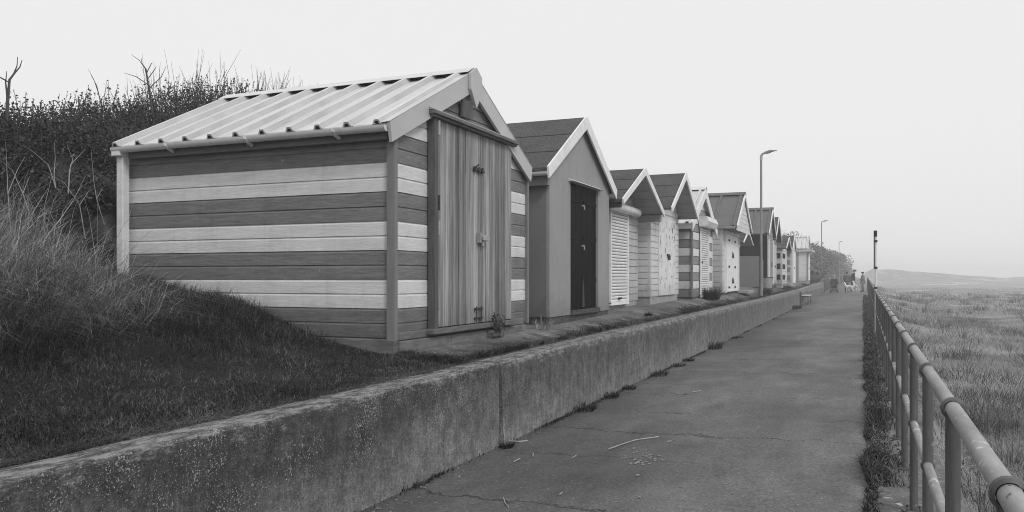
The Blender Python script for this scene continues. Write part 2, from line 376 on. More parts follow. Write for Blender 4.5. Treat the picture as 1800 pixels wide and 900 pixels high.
def grid_obj(name, xs, ys, zf, m):
    Xg, Yg = np.meshgrid(xs, ys); Z = zf(Xg, Yg); nx, ny = len(xs), len(ys)
    v = np.stack([Xg, Yg, Z], -1).reshape(-1, 3)
    i = np.arange((nx - 1) * (ny - 1)); r = i // (nx - 1); c = i % (nx - 1); a = r * nx + c
    f = np.stack([a, a + 1, a + nx + 1, a + nx], -1)
    me = bpy.data.meshes.new(name); me.vertices.add(len(v)); me.vertices.foreach_set("co", v.ravel())
    me.loops.add(f.size); me.loops.foreach_set("vertex_index", f.ravel().astype(np.int32))
    me.polygons.add(len(f)); me.polygons.foreach_set("loop_start", np.arange(0, f.size, 4, dtype=np.int32)); me.polygons.foreach_set("use_smooth", np.ones(len(f), bool))
    me.update(); me.validate(); me.materials.append(M[m])
    o = bpy.data.objects.new(name, me); col.objects.link(o); return o
def spaced(a, b, d0, g):
    r = [a]; dd = d0
    while r[-1] < b: r.append(r[-1] + dd); dd *= g
    return r
xs = [-x for x in spaced(8.5, 700, .4, 1.12)][::-1] + list(np.arange(-8.3, -3.6, .2)) + [-3.52, -3.45, -3.25, -2.2, -1, .1, .28, .34, .48, .62, .72, .85, .95, 1.1] + spaced(1.3, 700, .2, 1.05)
ys = [-y for y in spaced(3, 300, .5, 1.3)][::-1] + list(np.arange(-2.7, 12, .25)) + spaced(12.2, 760, .3, 1.018)
xs = sorted(set(round(float(a), 4) for a in xs)); ys = sorted(set(round(float(a), 4) for a in ys))
g = grid_obj("ground", xs, ys, ground_z, 'ground'); tag(g, "turf bank, lawn and rough dune grassland", None, kind="structure")
ax = np.linspace(-3.22, .06, 12)
pth = grid_obj("path", ax, spaced(-4, 420, .4, 1.012), lambda X, Y: path_z(X, Y) + .006 * fnoise(X, Y, 1.4, 2) + 0, 'asphalt'); tag(pth, "long asphalt promenade path", None, kind="structure")
mb = MB()
yy = list(np.arange(-3.0, 80, 1.0))
for a, b in zip(yy[:-1], yy[1:]):
    za, zb_ = float(path_r(a)) + .012, float(path_r(b)) + .012
    mb.hexa([(.062, a, -.6), (.60, a, -.6), (.60, b, -.6), (.062, b, -.6)], [(.062, a, za), (.60, a, za), (.60, b, zb_), (.062, b, zb_)])
k_ = mb.build("kerb_strip", 'slab'); tag(k_, "concrete edging strip under the railing", None, kind="structure")

# terrace slab
def terr_top(X, Y):
    s_ = np.clip((-X - 3.5) / .8, 0, 1); return terrace_z(Y) * s_ + wall_z(Y) * (1 - s_) + .004 * fnoise(X, Y, 2, 4) - .03 * (X > -3.5)
ter = grid_obj("terrace", np.array([-3.44, -3.505, -3.6] + list(np.linspace(-3.8, -8.2, 12)))[::-1], [6.98] + spaced(7.2, 78, .5, 1.0), terr_top, 'slab'); tag(ter, "concrete terrace in front of the beach huts", None, kind="structure")

# ------------------------------------------------------------------ retaining wall sections
secs = [(-3.0, 7.19, 'wall_a', 'dark concrete wall section crusted with pale lichen, nearest and left of the gaping crack'),
        (7.262, 18.85, 'wall_b', 'concrete wall section right of the gaping crack, in front of the second and third huts'),
        (18.875, 31.6, 'wall_c', 'concrete wall section with rain streaks, in front of the two-tone striped hut with the shutter'),
        (31.62, 47.0, 'wall_c', 'concrete wall section that starts beside the near lamp post and ends at the slatted bench'),
        (47.02, 77.0, 'wall_c', 'farthest concrete wall section, beyond the slatted bench')]
for si, (a, b, mm, lab) in enumerate(secs):
    step = .12 if a < 10 else .5
    n = int((b - a) / step) + 1; Y = np.linspace(a, b, n)
    nz = 9
    prof = [( -3.2, 0.0)]
    mb = MB(); rows = []
    up = .02 if si == 3 else 0
    for yi, yv in enumerate(Y):
        zt = float(wall_z(yv)) + up + .006 * noise.noise(Vector((yv * 1.7, 0, si))) + .004 * noise.noise(Vector((yv * 7, 3, si)))
        zb_ = float(path_l(yv)) - .15
        row = []
        endk = min(abs(yv - 7.22) / .12, 1) if si in (0, 1) else 1
        for j in range(nz):
            t = j / (nz - 1); zz = zb_ + (zt - .018 - zb_) * t
            xx = -3.2 - .012 * t + .005 * noise.noise(Vector((yv * 3, zz * 4, 2))) + .003 * noise.noise(Vector((yv * 14, zz * 14, 2)))
            y2 = yv
            if si in (0, 1) and endk < 1:   # ragged crack edge
                s_ = -1 if si == 0 else 1
                bulge = .022 * noise.noise(Vector((1.5, zz * 5, 7))) + .03 * max(0, (zz - .55)) * 2.2 * (1 - (zz - .55))
                y2 = yv + s_ * (max(0, bulge) if si == 1 else abs(noise.noise(Vector((4.5, zz * 6, 7)))) * .02) * (1 - endk) * (1 if s_ > 0 else 1)
                if zz < .18: y2 += s_ * (.18 - zz) * .35 * (1 - endk)
            row.append((xx, y2, zz))
        row += [(-3.232 + .004 * noise.noise(Vector((yv * 9, 1, 1))), yv, zt), (-3.36, yv, zt + .004), (-3.50, yv, zt - .004), (-3.50, yv, zb_)]
        rows.append(row)
    m_ = len(rows[0]); vs = [p for r_ in rows for p in r_]
    fs = [(i * m_ + j, i * m_ + j + 1, (i + 1) * m_ + j + 1, (i + 1) * m_ + j) for i in range(n - 1) for j in range(m_ - 1)]
    fs += [tuple(range(m_)), tuple(range((n - 1) * m_, n * m_))[::-1]]
    mb.add(vs, fs)
    o = mb.build("concrete_wall", mm, origin=(-3.35, (a + b) / 2, 0), smooth=False); tag(o, lab, "wall", "sections of the concrete wall")
    # material uses Object coords: heights stay true because the origin keeps z = 0
mb = MB(); mb.box(-3.49, -3.30, 7.17, 7.28, -.1, .75); jf = mb.build("crack_shade_strip", 'felt_edge', None)  # dark strip added in the wall crack to paint its inner shade
wall0 = bpy.data.objects['concrete_wall']; jf.parent = wall0; jf.location = -Vector(wall0.location)
# ------------------------------------------------------------------ beach huts
def siding(mb, fn, z0, z1, hb, lo, hi, matf, holes=(), gap=0):
    i = 0; zb_ = z0
    while zb_ < z1 - .01:
        zt = min(zb_ + hb, z1)
        prof = [(zb_, .004), (zb_, .020), (zt - .026, .020), (zt - .004, .007), (zt, .007)] if gap == 0 else [(zb_, -.004), (zb_, .020), (zt - gap * 1.6, .022), (zt - gap, -.004), (zt, -.004)]
        segs = [(lo, hi)]
        for (h0, h1, hz0, hz1) in holes:
            if zb_ < hz1 - .02 and zt > hz0 + .02:
                segs = [(lo, lambda z, a=h0: a), (lambda z, a=h1: a, hi)]
        for (l_, h_) in segs:
            if h_((zb_ + zt) / 2) - l_((zb_ + zt) / 2) < .01: continue
            vs = [fn(l_(z), z, o) for z, o in prof] + [fn(max(h_(z), l_(z)), z, o) for z, o in prof]
            n = len(prof)
            mb.add(vs, [(j, j + 1, n + j + 1, n + j) for j in range(n - 1)] + [tuple(range(n)), tuple(range(n, 2 * n))[::-1]], matf(i))
        i += 1; zb_ = zt

def hut(name, label, Xf, Xg, Xb, Y0, Y1, yc, w, zr, ze, zb, zg, front, side, roof, barge, bw=.16, group="beach huts in the row",
        hb=.146, matf=None, holes=(), plinth='timber', rib=.36, backover=.12, thick=.05, sidemat=None, soffit='soffit', barge_t=.03, far_side=None):
    """front/side: ('ship', [mats]) or ('plain', mat).  holes: [(y0,y1,z0,z1)] door openings in the front."""
    t = empty(name, (Xf, (Y0 + Y1) / 2, zg), label, "beach hut", group)
    yl, yr = yc - w / 2, yc + w / 2
    sl = (zr - ze) / (w / 2)
    rz = lambda y: zr - abs(y - yc) * sl            # top of roof
    wz = lambda y: rz(y) - thick * 1.15              # underside
    kind, ms = front
    mats = ms if isinstance(ms, list) else [ms]
    # front and side walls (one cladding shell)
    mb = MB()
    ztop = wz(yc)
    lo = lambda z: max(Y0, yc - max(0, (ztop - z)) / sl); hi = lambda z: min(Y1, yc + max(0, (ztop - z)) / sl)
    Fx = lambda a, z, o: (Xf - .02 + o, a, z)
    z_e0, z_e1 = wz(Y0), wz(Y1)
    gp_ = 0 if name == 'striped_beach_hut' else .016
    mf = matf or (lambda i: 0)
    smats = mats
    if kind == 'ship': siding(mb, Fx, zb, ztop, hb, lo, hi, mf, holes, gap=gp_)
    # backing of the front, split around the first opening
    def pent(x, y0, y1, z0):
        pts = [(x, y0, z0), (x, y1, z0), (x, y1, wz(y1))]
        if y0 < yc < y1: pts.append((x, yc, wz(yc)))
        return pts + [(x, y0, wz(y0))]
    bx = Xf - .021 if kind == 'ship' else Xf
    if holes:
        h0, h1, hz0, hz1 = holes[0]
        mb.prism(pent(bx, Y0, h0, zb), (-.05, 0, 0)); mb.prism(pent(bx, h1, Y1, zb), (-.05, 0, 0))
        if hz0 > zb + .01: mb.prism([(bx, h0, zb), (bx, h1, zb), (bx, h1, hz0), (bx, h0, hz0)], (-.05, 0, 0))
        pts = [(bx, h0, hz1), (bx, h1, hz1), (bx, h1, wz(h1))] + ([(bx, yc, wz(yc))] if h0 < yc < h1 else []) + [(bx, h0, wz(h0))]
        mb.prism(pts, (-.05, 0, 0))
    else: mb.prism(pent(bx, Y0, Y1, zb), (-.05, 0, 0))
    mb.build("front_wall", mats, t)
    sk, sms = side; smats = sms if isinstance(sms, list) else [sms]
    mb = MB()
    Sx = lambda a, z, o: (a, Y0 + .02 - o, z)
    if sk == 'ship': siding(mb, Sx, zb, z_e0, hb, lambda z: Xb, lambda z: Xf - .021, mf, gap=gp_)
    y_ = Y0 + .021 if sk == 'ship' else Y0
    mb.box(Xb, Xf - .072 if 'ship' in (sk, kind) else Xf - .052, y_, y_ + .05, zb, z_e0 + .01)
    mb.build("side_wall", smats, t)
    mb = MB()
    if sk == 'ship': siding(mb, lambda a, z, o: (a, Y1 - .02 + o, z), zb, z_e1, hb, lambda z: Xb, lambda z: Xf - .021, mf, gap=gp_)
    mb.box(Xb, Xf - .075, Y1 - .071, Y1 - .021, zb, z_e1); mb.build("side_wall", smats, t)
    mb = MB(); mb.prism(pent(Xb, Y0 + .08, Y1 - .08, zb), (.05, 0, 0)); mb.build("back_wall", smats[:1], t)
    if kind == 'ship' and name != "striped_beach_hut":
        for ys_, ye_ in ((Y0 - .006, Y0 + .03), (Y1 - .03, Y1 + .006)):
            mb = MB(); mb.box(Xf - .035, Xf + .006, ys_, ye_, zb, wz(Y0) - .004); mb.build("corner_trim", sms[-1:] if isinstance(sms, list) else [sms], t)
    # roof
    rm = {'felt': 'felt', 'green': 'green_sheet', 'white': 'white_sheet', 'pale': 'white_sheet'}[roof]
    mb = MB(); x1 = Xg - barge_t - .001; x0 = Xb - backover
    nrm = Vector((0, sl, 1)).normalized()
    for sgn in (-1, 1):
        yt = yc + sgn * w / 2
        a = [(x0, yc, zr), (x1, yc, zr), (x1, yt, ze), (x0, yt, ze)]
        mb.hexa(a, [(p[0], p[1], p[2] - thick) for p in a], 0)
        def rp(x, tt, o): return (x, yc + sgn * (w / 2) * tt + sgn * nrm.y * o, zr - (zr - ze) * tt + nrm.z * o)
        if roof == 'felt':
            for tt in (.36, .70):
                mb.hexa([rp(x0, tt - .006, .001), rp(x1, tt - .006, .001), rp(x1, tt + .006, .001), rp(x0, tt + .006, .001)],
                        [rp(x0, tt - .006, .006), rp(x1, tt - .006, .006), rp(x1, tt + .006, .006), rp(x0, tt + .006, .006)], 1)
        else:
            nr = max(3, int(round((x1 - x0) / rib)))
            for i in range(nr + 1):
                xc = x0 + .05 + (x1 - x0 - .16) * i / nr
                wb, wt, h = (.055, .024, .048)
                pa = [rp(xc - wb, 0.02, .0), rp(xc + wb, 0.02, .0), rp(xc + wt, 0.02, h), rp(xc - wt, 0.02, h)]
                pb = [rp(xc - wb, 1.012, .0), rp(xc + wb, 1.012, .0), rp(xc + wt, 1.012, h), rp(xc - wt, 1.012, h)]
                mb.hexa(pa, pb, 3)  # rib shading is in this greyer colour, white strip laid on top
                mb.hexa([rp(xc - wt, .02, h + .001), rp(xc + wt, .02, h + .001), rp(xc + wt, .02, h + .003), rp(xc - wt, .02, h + .003)], [rp(xc - wt, 1.012, h + .001), rp(xc + wt, 1.012, h + .001), rp(xc + wt, 1.012, h + .003), rp(xc - wt, 1.012, h + .003)], 0)
                # near-black plug at the eave, painted shade of the rib's hollow end
                L_ = lambda tt_, o_: [rp(xc - wb * .5, tt_, .004), rp(xc + wb * .5, tt_, .004), rp(xc + wt * .6, tt_, h * .7), rp(xc - wt * .6, tt_, h * .7)]
                mb.hexa(L_(1.0, 0), L_(1.0135, 0), 2)
    mb.build("roof", [rm, 'felt_edge', 'gap_shade', 'rib_shade' if rm == 'white_sheet' else rm], t)
    if roof != 'felt':      # ridge capping lifted on the ribs
        mb = MB()
        for sgn in (-1, 1):
            def rp(x, tt, o): return (x, yc + sgn * (w / 2) * tt + sgn * nrm.y * o, zr - (zr - ze) * tt + nrm.z * o)
            lw = .15 / math.hypot(w / 2, zr - ze)
            a = [(x0 - .02, yc, zr + .064), (x1 + .04, yc, zr + .064), rp(x1 + .04, lw, .052), rp(x0 - .02, lw, .052)]
            mb.hexa(a, [(p[0], p[1], p[2] - .005) for p in a])
            # near-black strip under the cap, the gap's shade put into its colour
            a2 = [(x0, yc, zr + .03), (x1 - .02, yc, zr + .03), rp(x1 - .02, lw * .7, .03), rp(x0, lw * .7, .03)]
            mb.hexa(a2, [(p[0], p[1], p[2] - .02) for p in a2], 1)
        mb.build("ridge_cap", [rm if roof != 'white' else 'white_metal', 'gap_shade'], t)
    # barge boards
    bv = bw / math.cos(math.atan(sl))
    for sgn in (-1, 1):
        yt = yc + sgn * (w / 2 + .02)
        zt = zr - (w / 2 + .02) * sl
        q = lambda x: [(x, yc, zr + .02), (x, yt, zt + .02), (x, yt - sgn * .04, zt - bv + .03 + .04 * sl), (x, yc, zr - bv)]
        mb = MB(); mb.hexa(q(Xg - barge_t), q(Xg)); mb.build("bargeboard", barge, t)
    # soffit lining of an overhanging gable
    if Xg - Xf > .25:
        mb = MB()
        for sgn in (-1, 1):
            nb = 5
            for i in range(nb):
                t0, t1 = .03 + .94 * i / nb, .03 + .94 * (i + 1) / nb - .01
                y0, y1 = yc + sgn * w / 2 * t0, yc + sgn * w / 2 * t1
                q = [(Xf, y0, wz(y0) - .004), (Xg - .04, y0, wz(y0) - .004), (Xg - .04, y1, wz(y1) - .004), (Xf, y1, wz(y1) - .004)]
                mb.hexa(q, [(p[0], p[1], p[2] - .014) for p in q])
        mb.build("soffit", soffit, t)
    # plinth
    mb = MB(); mb.box(Xb + .04, Xf - .015, Y0 + .03, Y1 - .03, zg - .12, zb + .001)
    mb.build("plinth", plinth, t, bevel=.008)
    return t, dict(Y0=Y0, Y1=Y1, wz=wz, rz=rz, sl=sl)

def gutter(t, x0, x1, y, z, out=-1, mat_='white_plastic', brackets=(), r=.055, name="gutter"):
    mb = MB(); n = 8
    pts = []
    for j in range(n + 1):
        a = math.pi * j / n; pts.append((y + out * r - math.cos(a) * r * 1.0, z - math.sin(a) * r))
    ins = [(y + out * r - math.cos(math.pi * j / n) * (r - .006), z - math.sin(math.pi * j / n) * (r - .006)) for j in range(n + 1)]
    prof = pts + ins[::-1]; m_ = len(prof)
    mb.add([(x0, a, b) for a, b in prof] + [(x1, a, b) for a, b in prof], [(i, (i + 1) % m_, m_ + (i + 1) % m_, m_ + i) for i in range(m_)])
    for xe in (x0, x1): mb.prism([(xe, a, b) for a, b in pts], (.006 if xe == x1 else -.006, 0, 0))
    g = mb.build(name, mat_, t, smooth=True)
    for xb_ in brackets:
        mb = MB()
        mb.prism([(xb_, y + out * 2 * r - out * -.004 + out * .004, z + .005), (xb_, y + out * 2.12 * r, z - .03), (xb_, y + out * r * 1.2, z - r - .012), (xb_, y, z - r - .035), (xb_, y, z - r - .005), (xb_, y + out * r, z - r + .002), (xb_, y + out * 1.8 * r, z - .028)], (.03, 0, 0))
        mb.build("bracket", mat_, g)
    return g

def shutter(t, x, y0, y1, z0, z1, m1='white_paint', name="roller_shutter", pitch=.062):
    mb = MB(); n = int((z1 - z0) / pitch)
    for i in range(n):
        a, b = z0 + (z1 - z0) * i / n, z0 + (z1 - z0) * (i + 1) / n
        mb.prism([(x, y0 + .03, a), (x + .012, y0 + .03, a + .006), (x + .018, y0 + .03, (a + b) / 2), (x + .012, y0 + .03, b - .020), (x, y0 + .03, b - .016)], (0, y1 - y0 - .06, 0))
    mb.box(x - .02, x - .001, y0 + .02, y1 - .02, z0, z1, 1)
    s_ = mb.build(name, [m1, 'mid_paint'], t)
    mb = MB()
    for a, b in ((y0, y0 + .05), (y1 - .05, y1)): mb.box(x - .001, x + .04, a, b, z0 - .03, z1)
    mb.box(x - .001, x + .045, y0, y1, z0 - .06, z0 - .001); mb.build("guide_rail", 'white_paint', s_)
    mb = MB(); mb.box(x + .02, x + .045, (y0 + y1) / 2 - .09, (y0 + y1) / 2 + .09, z0 + .05, z0 + .085); mb.build("handle", 'rubber', s_)
    return s_

# ---- hut 1 : striped boards, white ribbed roof, larch doors
H1z = 1.0
def stripes1(i): return 0 if (i // 2) % 2 == 0 else 1
zb1 = 1.02
t1, i1 = hut("striped_beach_hut", "nearest beach hut, dark and light striped boards under a white ribbed roof", -4.28, -4.20, -7.85, 7.02, 10.50, 8.68, 3.66, 4.02, 3.12, zb1, .88,
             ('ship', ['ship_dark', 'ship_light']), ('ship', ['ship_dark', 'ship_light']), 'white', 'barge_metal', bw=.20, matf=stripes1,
             holes=[(7.76, 9.84, 1.0, 3.34)], plinth='timber', rib=.375, thick=.03, barge_t=.035, backover=.03)
# corner trims, sleeper plinth
mb = MB(); mb.box(-4.335, -4.245, 6.985, 7.045, zb1 - .05, 3.13); mb.build("corner_trim", 'trim_side', t1)
mb = MB(); mb.box(-4.30, -4.245, 10.465, 10.52, zb1 - .02, 3.1); mb.build("corner_trim", 'trim_side', t1)
mb = MB(); mb.box(-7.6, -4.235, 6.955, 7.04, .86, zb1 - .012); mb.box(-4.30, -4.215, 7.042, 8.15, .87, .985); mb.box(-4.30, -4.215, 8.16, 10.35, .84, .985); mb.box(-4.30, -4.25, 7.05, 10.35, .99, zb1 + .05)
mb.build("sleeper", 'timber', t1, bevel=.01)
# verge flashing turned over the roof, eave drop
mb = MB()
for sgn in (-1, 1):
    sl = i1['sl']; yt = 8.68 + sgn * 1.86; zt = 4.02 - 1.86 * sl
    a = [(-4.40, 8.68, 4.035), (-4.195, 8.68, 4.045), (-4.195, yt, zt + .030), (-4.40, yt, zt + .012)]
    mb.hexa(a, [(p[0], p[1], p[2] - .004) for p in a])
mb.build("verge_flashing", 'white_sheet', t1)
g1 = gutter(t1, -7.86, -4.25, 6.90, 3.095, -1, brackets=(-7.05, -5.95, -4.85), r=.058)
mb = MB(); mb.box(-7.855, -7.755, 6.86, 6.96, 1.2, 3.03); mb.box(-7.87, -7.74, 6.80, 6.97, 3.0, 3.06); mb.build("downpipe", 'white_plastic', t1, bevel=.012)
mb = MB(); mb.box(-7.74, -4.3, 6.93, 6.998, 2.98, 3.085); mb.build("eave_board", 'ship_dark', t1)
# finial plate at the apex
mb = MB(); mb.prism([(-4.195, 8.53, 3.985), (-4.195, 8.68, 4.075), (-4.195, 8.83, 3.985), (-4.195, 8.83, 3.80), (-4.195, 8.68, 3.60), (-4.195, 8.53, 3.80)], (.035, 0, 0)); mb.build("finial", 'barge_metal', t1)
mb = MB(); mb.box(-4.24, -4.205, 8.42, 8.66, 3.462, 3.66); mb.build("timber_plate", 'timber_v', t1)
# roof screws
mb = MB(); sl = i1['sl']
for i in range(10):
    for tt in (.14, .55, .9):
        xc = -7.85 + i * .375 + .19; yy_ = 8.68 - 1.83 * tt; zz = 4.02 - 1.83 * tt * sl
        mb.tube((xc, yy_, zz - .002), (xc, yy_ - .006, zz + .012), .011, 6)
mb.build("roof_screws", 'iron', t1)
# canopy over door, frame and doors
mb = MB(); mb.box(-4.26, -4.12, 7.60, 9.90, 3.345, 3.385); mb.box(-4.258, -4.15, 7.62, 9.88, 3.322, 3.343); mb.build("door_canopy", 'timber', t1, bevel=.006)
mb = MB(); mb.prism([(-4.255, 7.60, 3.39), (-4.14, 7.60, 3.39), (-4.25, 7.60, 3.45)], (0, 2.28, 0)); mb.build("flashing_board", 'timber_pale', t1)
mb = MB(); mb.box(-4.265, -4.18, 7.695, 7.775, 1.03, 3.32); mb.build("door_jamb", 'timber_v', t1, bevel=.004)
mb = MB(); mb.box(-4.265, -4.235, 9.835, 9.86, 1.03, 3.32); mb.build("door_jamb", 'timber_v', t1, bevel=.004)
mb = MB(); mb.box(-4.265, -4.15, 7.62, 9.87, 1.02, 1.075); mb.build("sill", 'timber', t1, bevel=.006)
for (a, b, lab) in ((7.785, 8.825, None), (8.835, 9.83, None)):
    mb = MB(); yv = a
    while yv < b - .03:
        wv = random.uniform(.07, .135); e = min(yv + wv, b)
        if b - e < .05: e = b
        o_ = random.uniform(0, .006)
        mb.box(-4.25, -4.215 + o_ * 1.5, yv + .002, e - .002, 1.085, 3.318); yv = e
    dd = mb.build("door", 'plank', t1, bevel=.004)
    if a < 8:
        for hz in (3.22, 2.42, 2.15, 1.2):
            mb = MB(); mb.box(-4.19, -4.172, 7.76, 7.80, hz - .075, hz + .075); mb.tube((-4.17, 7.775, hz - .08), (-4.17, 7.775, hz + .08), .011, 8); mb.build("hinge", 'iron' if hz > 2.3 and hz < 3 else 'galv', dd)
    else:
        # bolts and hasp
        mb = MB(); mb.tube((-4.185, 8.640, 2.90), (-4.185, 8.940, 2.885), .010, 8); mb.tube((-4.185, 8.710, 2.92), (-4.145, 8.710, 2.95), .009, 6)
        for yv in (8.700, 8.800, 8.900): mb.box(-4.205, -4.173, yv - .015, yv + .015, 2.865, 2.925)
        mb.build("bolt", 'iron', dd)
        mb = MB(); mb.box(-4.207, -4.145, 8.800, 8.990, 2.085, 2.125); mb.box(-4.207, -4.155, 8.780, 8.810, 2.03, 2.15); mb.prism([(-4.135, 8.810, 2.06), (-4.135, 8.990, 2.06), (-4.135, 8.990, 2.10), (-4.135, 8.810, 2.12)], (-.07, 0, 0)); mb.build("hasp", 'galv', dd, bevel=.005)
        mb = MB(); mb.tube((-4.180, 8.880, 2.06), (-4.180, 8.880, 2.0), .022, 10); mb.build("padlock", 'galv', dd)
        for yv in (8.730, 8.860):
            mb = MB(); mb.tube((-4.185, yv, 1.28), (-4.185, yv, 1.10), .009, 8)
            for zz in (1.25, 1.14): mb.box(-4.205, -4.175, yv - .03, yv + .03, zz - .012, zz + .012)
            mb.build("bolt", 'iron', dd)

# ---- hut 2 : smooth grey, black doors
t2, i2 = hut("grey_beach_hut", "smooth grey beach hut with glossy black double doors and dark felt roof", -4.28, -4.18, -8.1, 11.42, 14.52, 12.92, 3.56, 4.26, 3.22, 1.03, .88,
             ('plain', 'smooth_grey'), ('plain', 'smooth_dark'), 'felt', 'white_paint', bw=.17, holes=[(12.37, 13.85, 1.10, 3.14)], plinth='brick_base')
gutter(t2, -8.2, -4.22, 11.24, 3.16, -1, r=.055, brackets=(-4.5,))
mb = MB(); mb.box(-8.1, -4.26, 11.30, 11.39, 2.98, 3.12); mb.build("eave_board", 'trim_grey', t2)
mb = MB(); mb.prism([(-4.28, 12.28, 3.15), (-4.20, 12.28, 3.15), (-4.28, 12.28, 3.19)], (0, 1.68, 0)); mb.build("door_flashing", 'white_metal', t2)
for a, b in ((12.375, 13.105), (13.115, 13.845)):
    mb = MB(); n = 6
    for i in range(n): mb.box(-4.36, -4.325 + random.uniform(0, .003), a + (b - a) * i / n + .001, a + (b - a) * (i + 1) / n - .001, 1.11, 3.13)
    for zz in (1.55, 2.25, 2.85): mb.box(-4.335, -4.305, a + .02, b - .02, zz, zz + .05)
    dd = mb.build("door", 'black_gloss', t2)
    if a > 13:
        for zz in (2.82, 2.15):
            mb = MB(); mb.box(-4.322, -4.298, 13.05, 13.15, zz - .012, zz + .012); mb.tube((-4.29, 13.11, zz), (-4.29, 13.11, zz - .07), .012, 8); mb.build("hasp", 'galv', dd)
        mb = MB(); mb.prism([(-4.318, 13.05, 1.13), (-4.318, 13.17, 1.13), (-4.318, 13.14, 1.45), (-4.318, 13.11, 1.62), (-4.318, 13.08, 1.45)], (.012, 0, 0)); mb.build("kick_plate", 'iron', dd)
mb = MB(); mb.box(-4.34, -4.24, 12.37, 13.85, 1.03, 1.10); mb.build("sill", 'brick_base', t2)

# ---- hut 3 : boarded, roller shutter, deep gable
t3, i3 = hut("shuttered_beach_hut", "boarded beach hut with white roller shutter and wide overhanging gable, third in the row", -4.63, -4.05, -8.1, 14.85, 17.95, 16.38, 3.40, 3.83, 3.06, 1.12, 1.0,
             ('ship', ['pale_paint']), ('ship', ['pale_paint']), 'felt', 'white_paint', bw=.12, hb=.15, plinth='conc_base', soffit='soffit')
shutter(t3, -4.60, 15.62, 16.95, 1.13, 2.98)
mb = MB(); mb.tube((-4.50, 15.3, 3.02), (-4.50, 17.45, 3.02), .088, 20); mb.build("shutter_box", 'white_plastic', t3, smooth=True)
mb = MB(); mb.box(-8.1, -4.12, 14.70, 14.80, 2.92, 3.02); mb.build("eave_board", 'felt_edge', t3)
mb = MB(); mb.box(-8.1, -4.12, 17.96, 18.06, 2.86, 3.0); mb.build("eave_board", 'mid_paint', t3)

# ---- hut 4 : white boards, flaking doors
t4, i4 = hut("white_beach_hut", "white boarded beach hut with paint flaking from its double doors", -4.40, -3.90, -8.1, 18.2, 21.20, 19.78, 3.20, 4.13, 3.18, 1.19, 1.04,
             ('ship', ['offwhite_paint']), ('ship', ['offwhite_paint']), 'felt', 'white_paint', bw=.13, hb=.14, plinth='conc_base', soffit='soffit', holes=[(18.95, 20.75, 1.19, 3.05)])
M['flaked'] = mat('flaking white paint', .66, .74, (8, 8, 2), rough=.6, speck=(.10, 9.5, .735), grain=((40, 40, 2), .08), dirt=.3)
for a, b in ((18.96, 19.845), (19.855, 20.74)):
    mb = MB(); n = 7
    for i in range(n): mb.box(-4.43, -4.375, a + (b - a) * i / n + .002, a + (b - a) * (i + 1) / n - .002, 1.20, 3.04)
    for _ in range(26):
        fy = random.uniform(a + .06, b - .06); fz = random.uniform(1.35, 2.95); fh = random.uniform(.03, .08); fw = random.uniform(.012, .03)
        mb.prism([(-4.374, fy - fw, fz - fh), (-4.374, fy + fw * .4, fz - fh * 1.1), (-4.374, fy + fw, fz + fh * .6), (-4.374, fy, fz + fh)], (.002, 0, 0), 1)
    dd = mb.build("door", ['flaked', 'timber_v'], t4)
    if a > 19.5:
        mb = MB(); mb.box(-4.376, -4.34, 19.74, 19.98, 2.14, 2.19); mb.tube((-4.34, 19.86, 2.15), (-4.34, 19.86, 2.05), .035, 8); mb.build("hasp", 'iron', dd)
mb = MB(); mb.tube((-5.0, 18.16, 2.93), (-5.0, 18.05, 2.9), .03, 8); mb.tube((-5.0, 18.12, 2.93), (-5.2, 18.10, 3.0), .012, 6); mb.build("wall_hook", 'iron', t4)

# ---- hut 5 : even stripes, shutter with box housing
M['stripe_grey'] = mat('grey stripe board', .21, .25, (3, 3, 9), rough=.65, grain=((4, 4, 70), .08), dirt=.3)
M['stripe_white'] = mat('white stripe board', .60, .67, (3, 3, 9), rough=.65, grain=((4, 4, 70), .06), dirt=.3)
t5, i5 = hut("banded_beach_hut", "grey and white banded beach hut with roller shutter, fifth in the row", -4.22, -4.08, -8.1, 22.1, 25.35, 23.45, 3.95, 4.12, 3.05, 1.10, 1.06,
             ('ship', ['stripe_grey', 'stripe_white']), ('ship', ['stripe_grey', 'stripe_white']), 'white', 'white_paint', bw=.22, hb=.222, matf=lambda i: i % 2, plinth='brick_base', rib=.5)
shutter(t5, -4.19, 23.1, 24.4, 1.13, 3.02)
mb = MB(); mb.prism([(-4.20, 23.0, 3.32), (-3.98, 23.0, 3.32), (-3.92, 23.0, 3.18), (-3.98, 23.0, 3.04), (-4.20, 23.0, 3.04)], (0, 1.6, 0)); mb.build("shutter_box", 'white_plastic', t5)
mb = MB(); mb.box(-4.235, -4.195, 22.06, 22.12, 1.10, 3.1); mb.build("corner_trim", 'trim_side', t5)
mb = MB(); mb.box(-8.1, -4.1, 21.5, 21.62, 2.9, 3.03); mb.build("eave_board", 'white_paint', t5)
mb = MB(); mb.tube((-4.18, 23.2, 2.05), (-4.12, 23.2, 2.05), .03, 8); mb.build("shutter_lock", 'iron', t5)

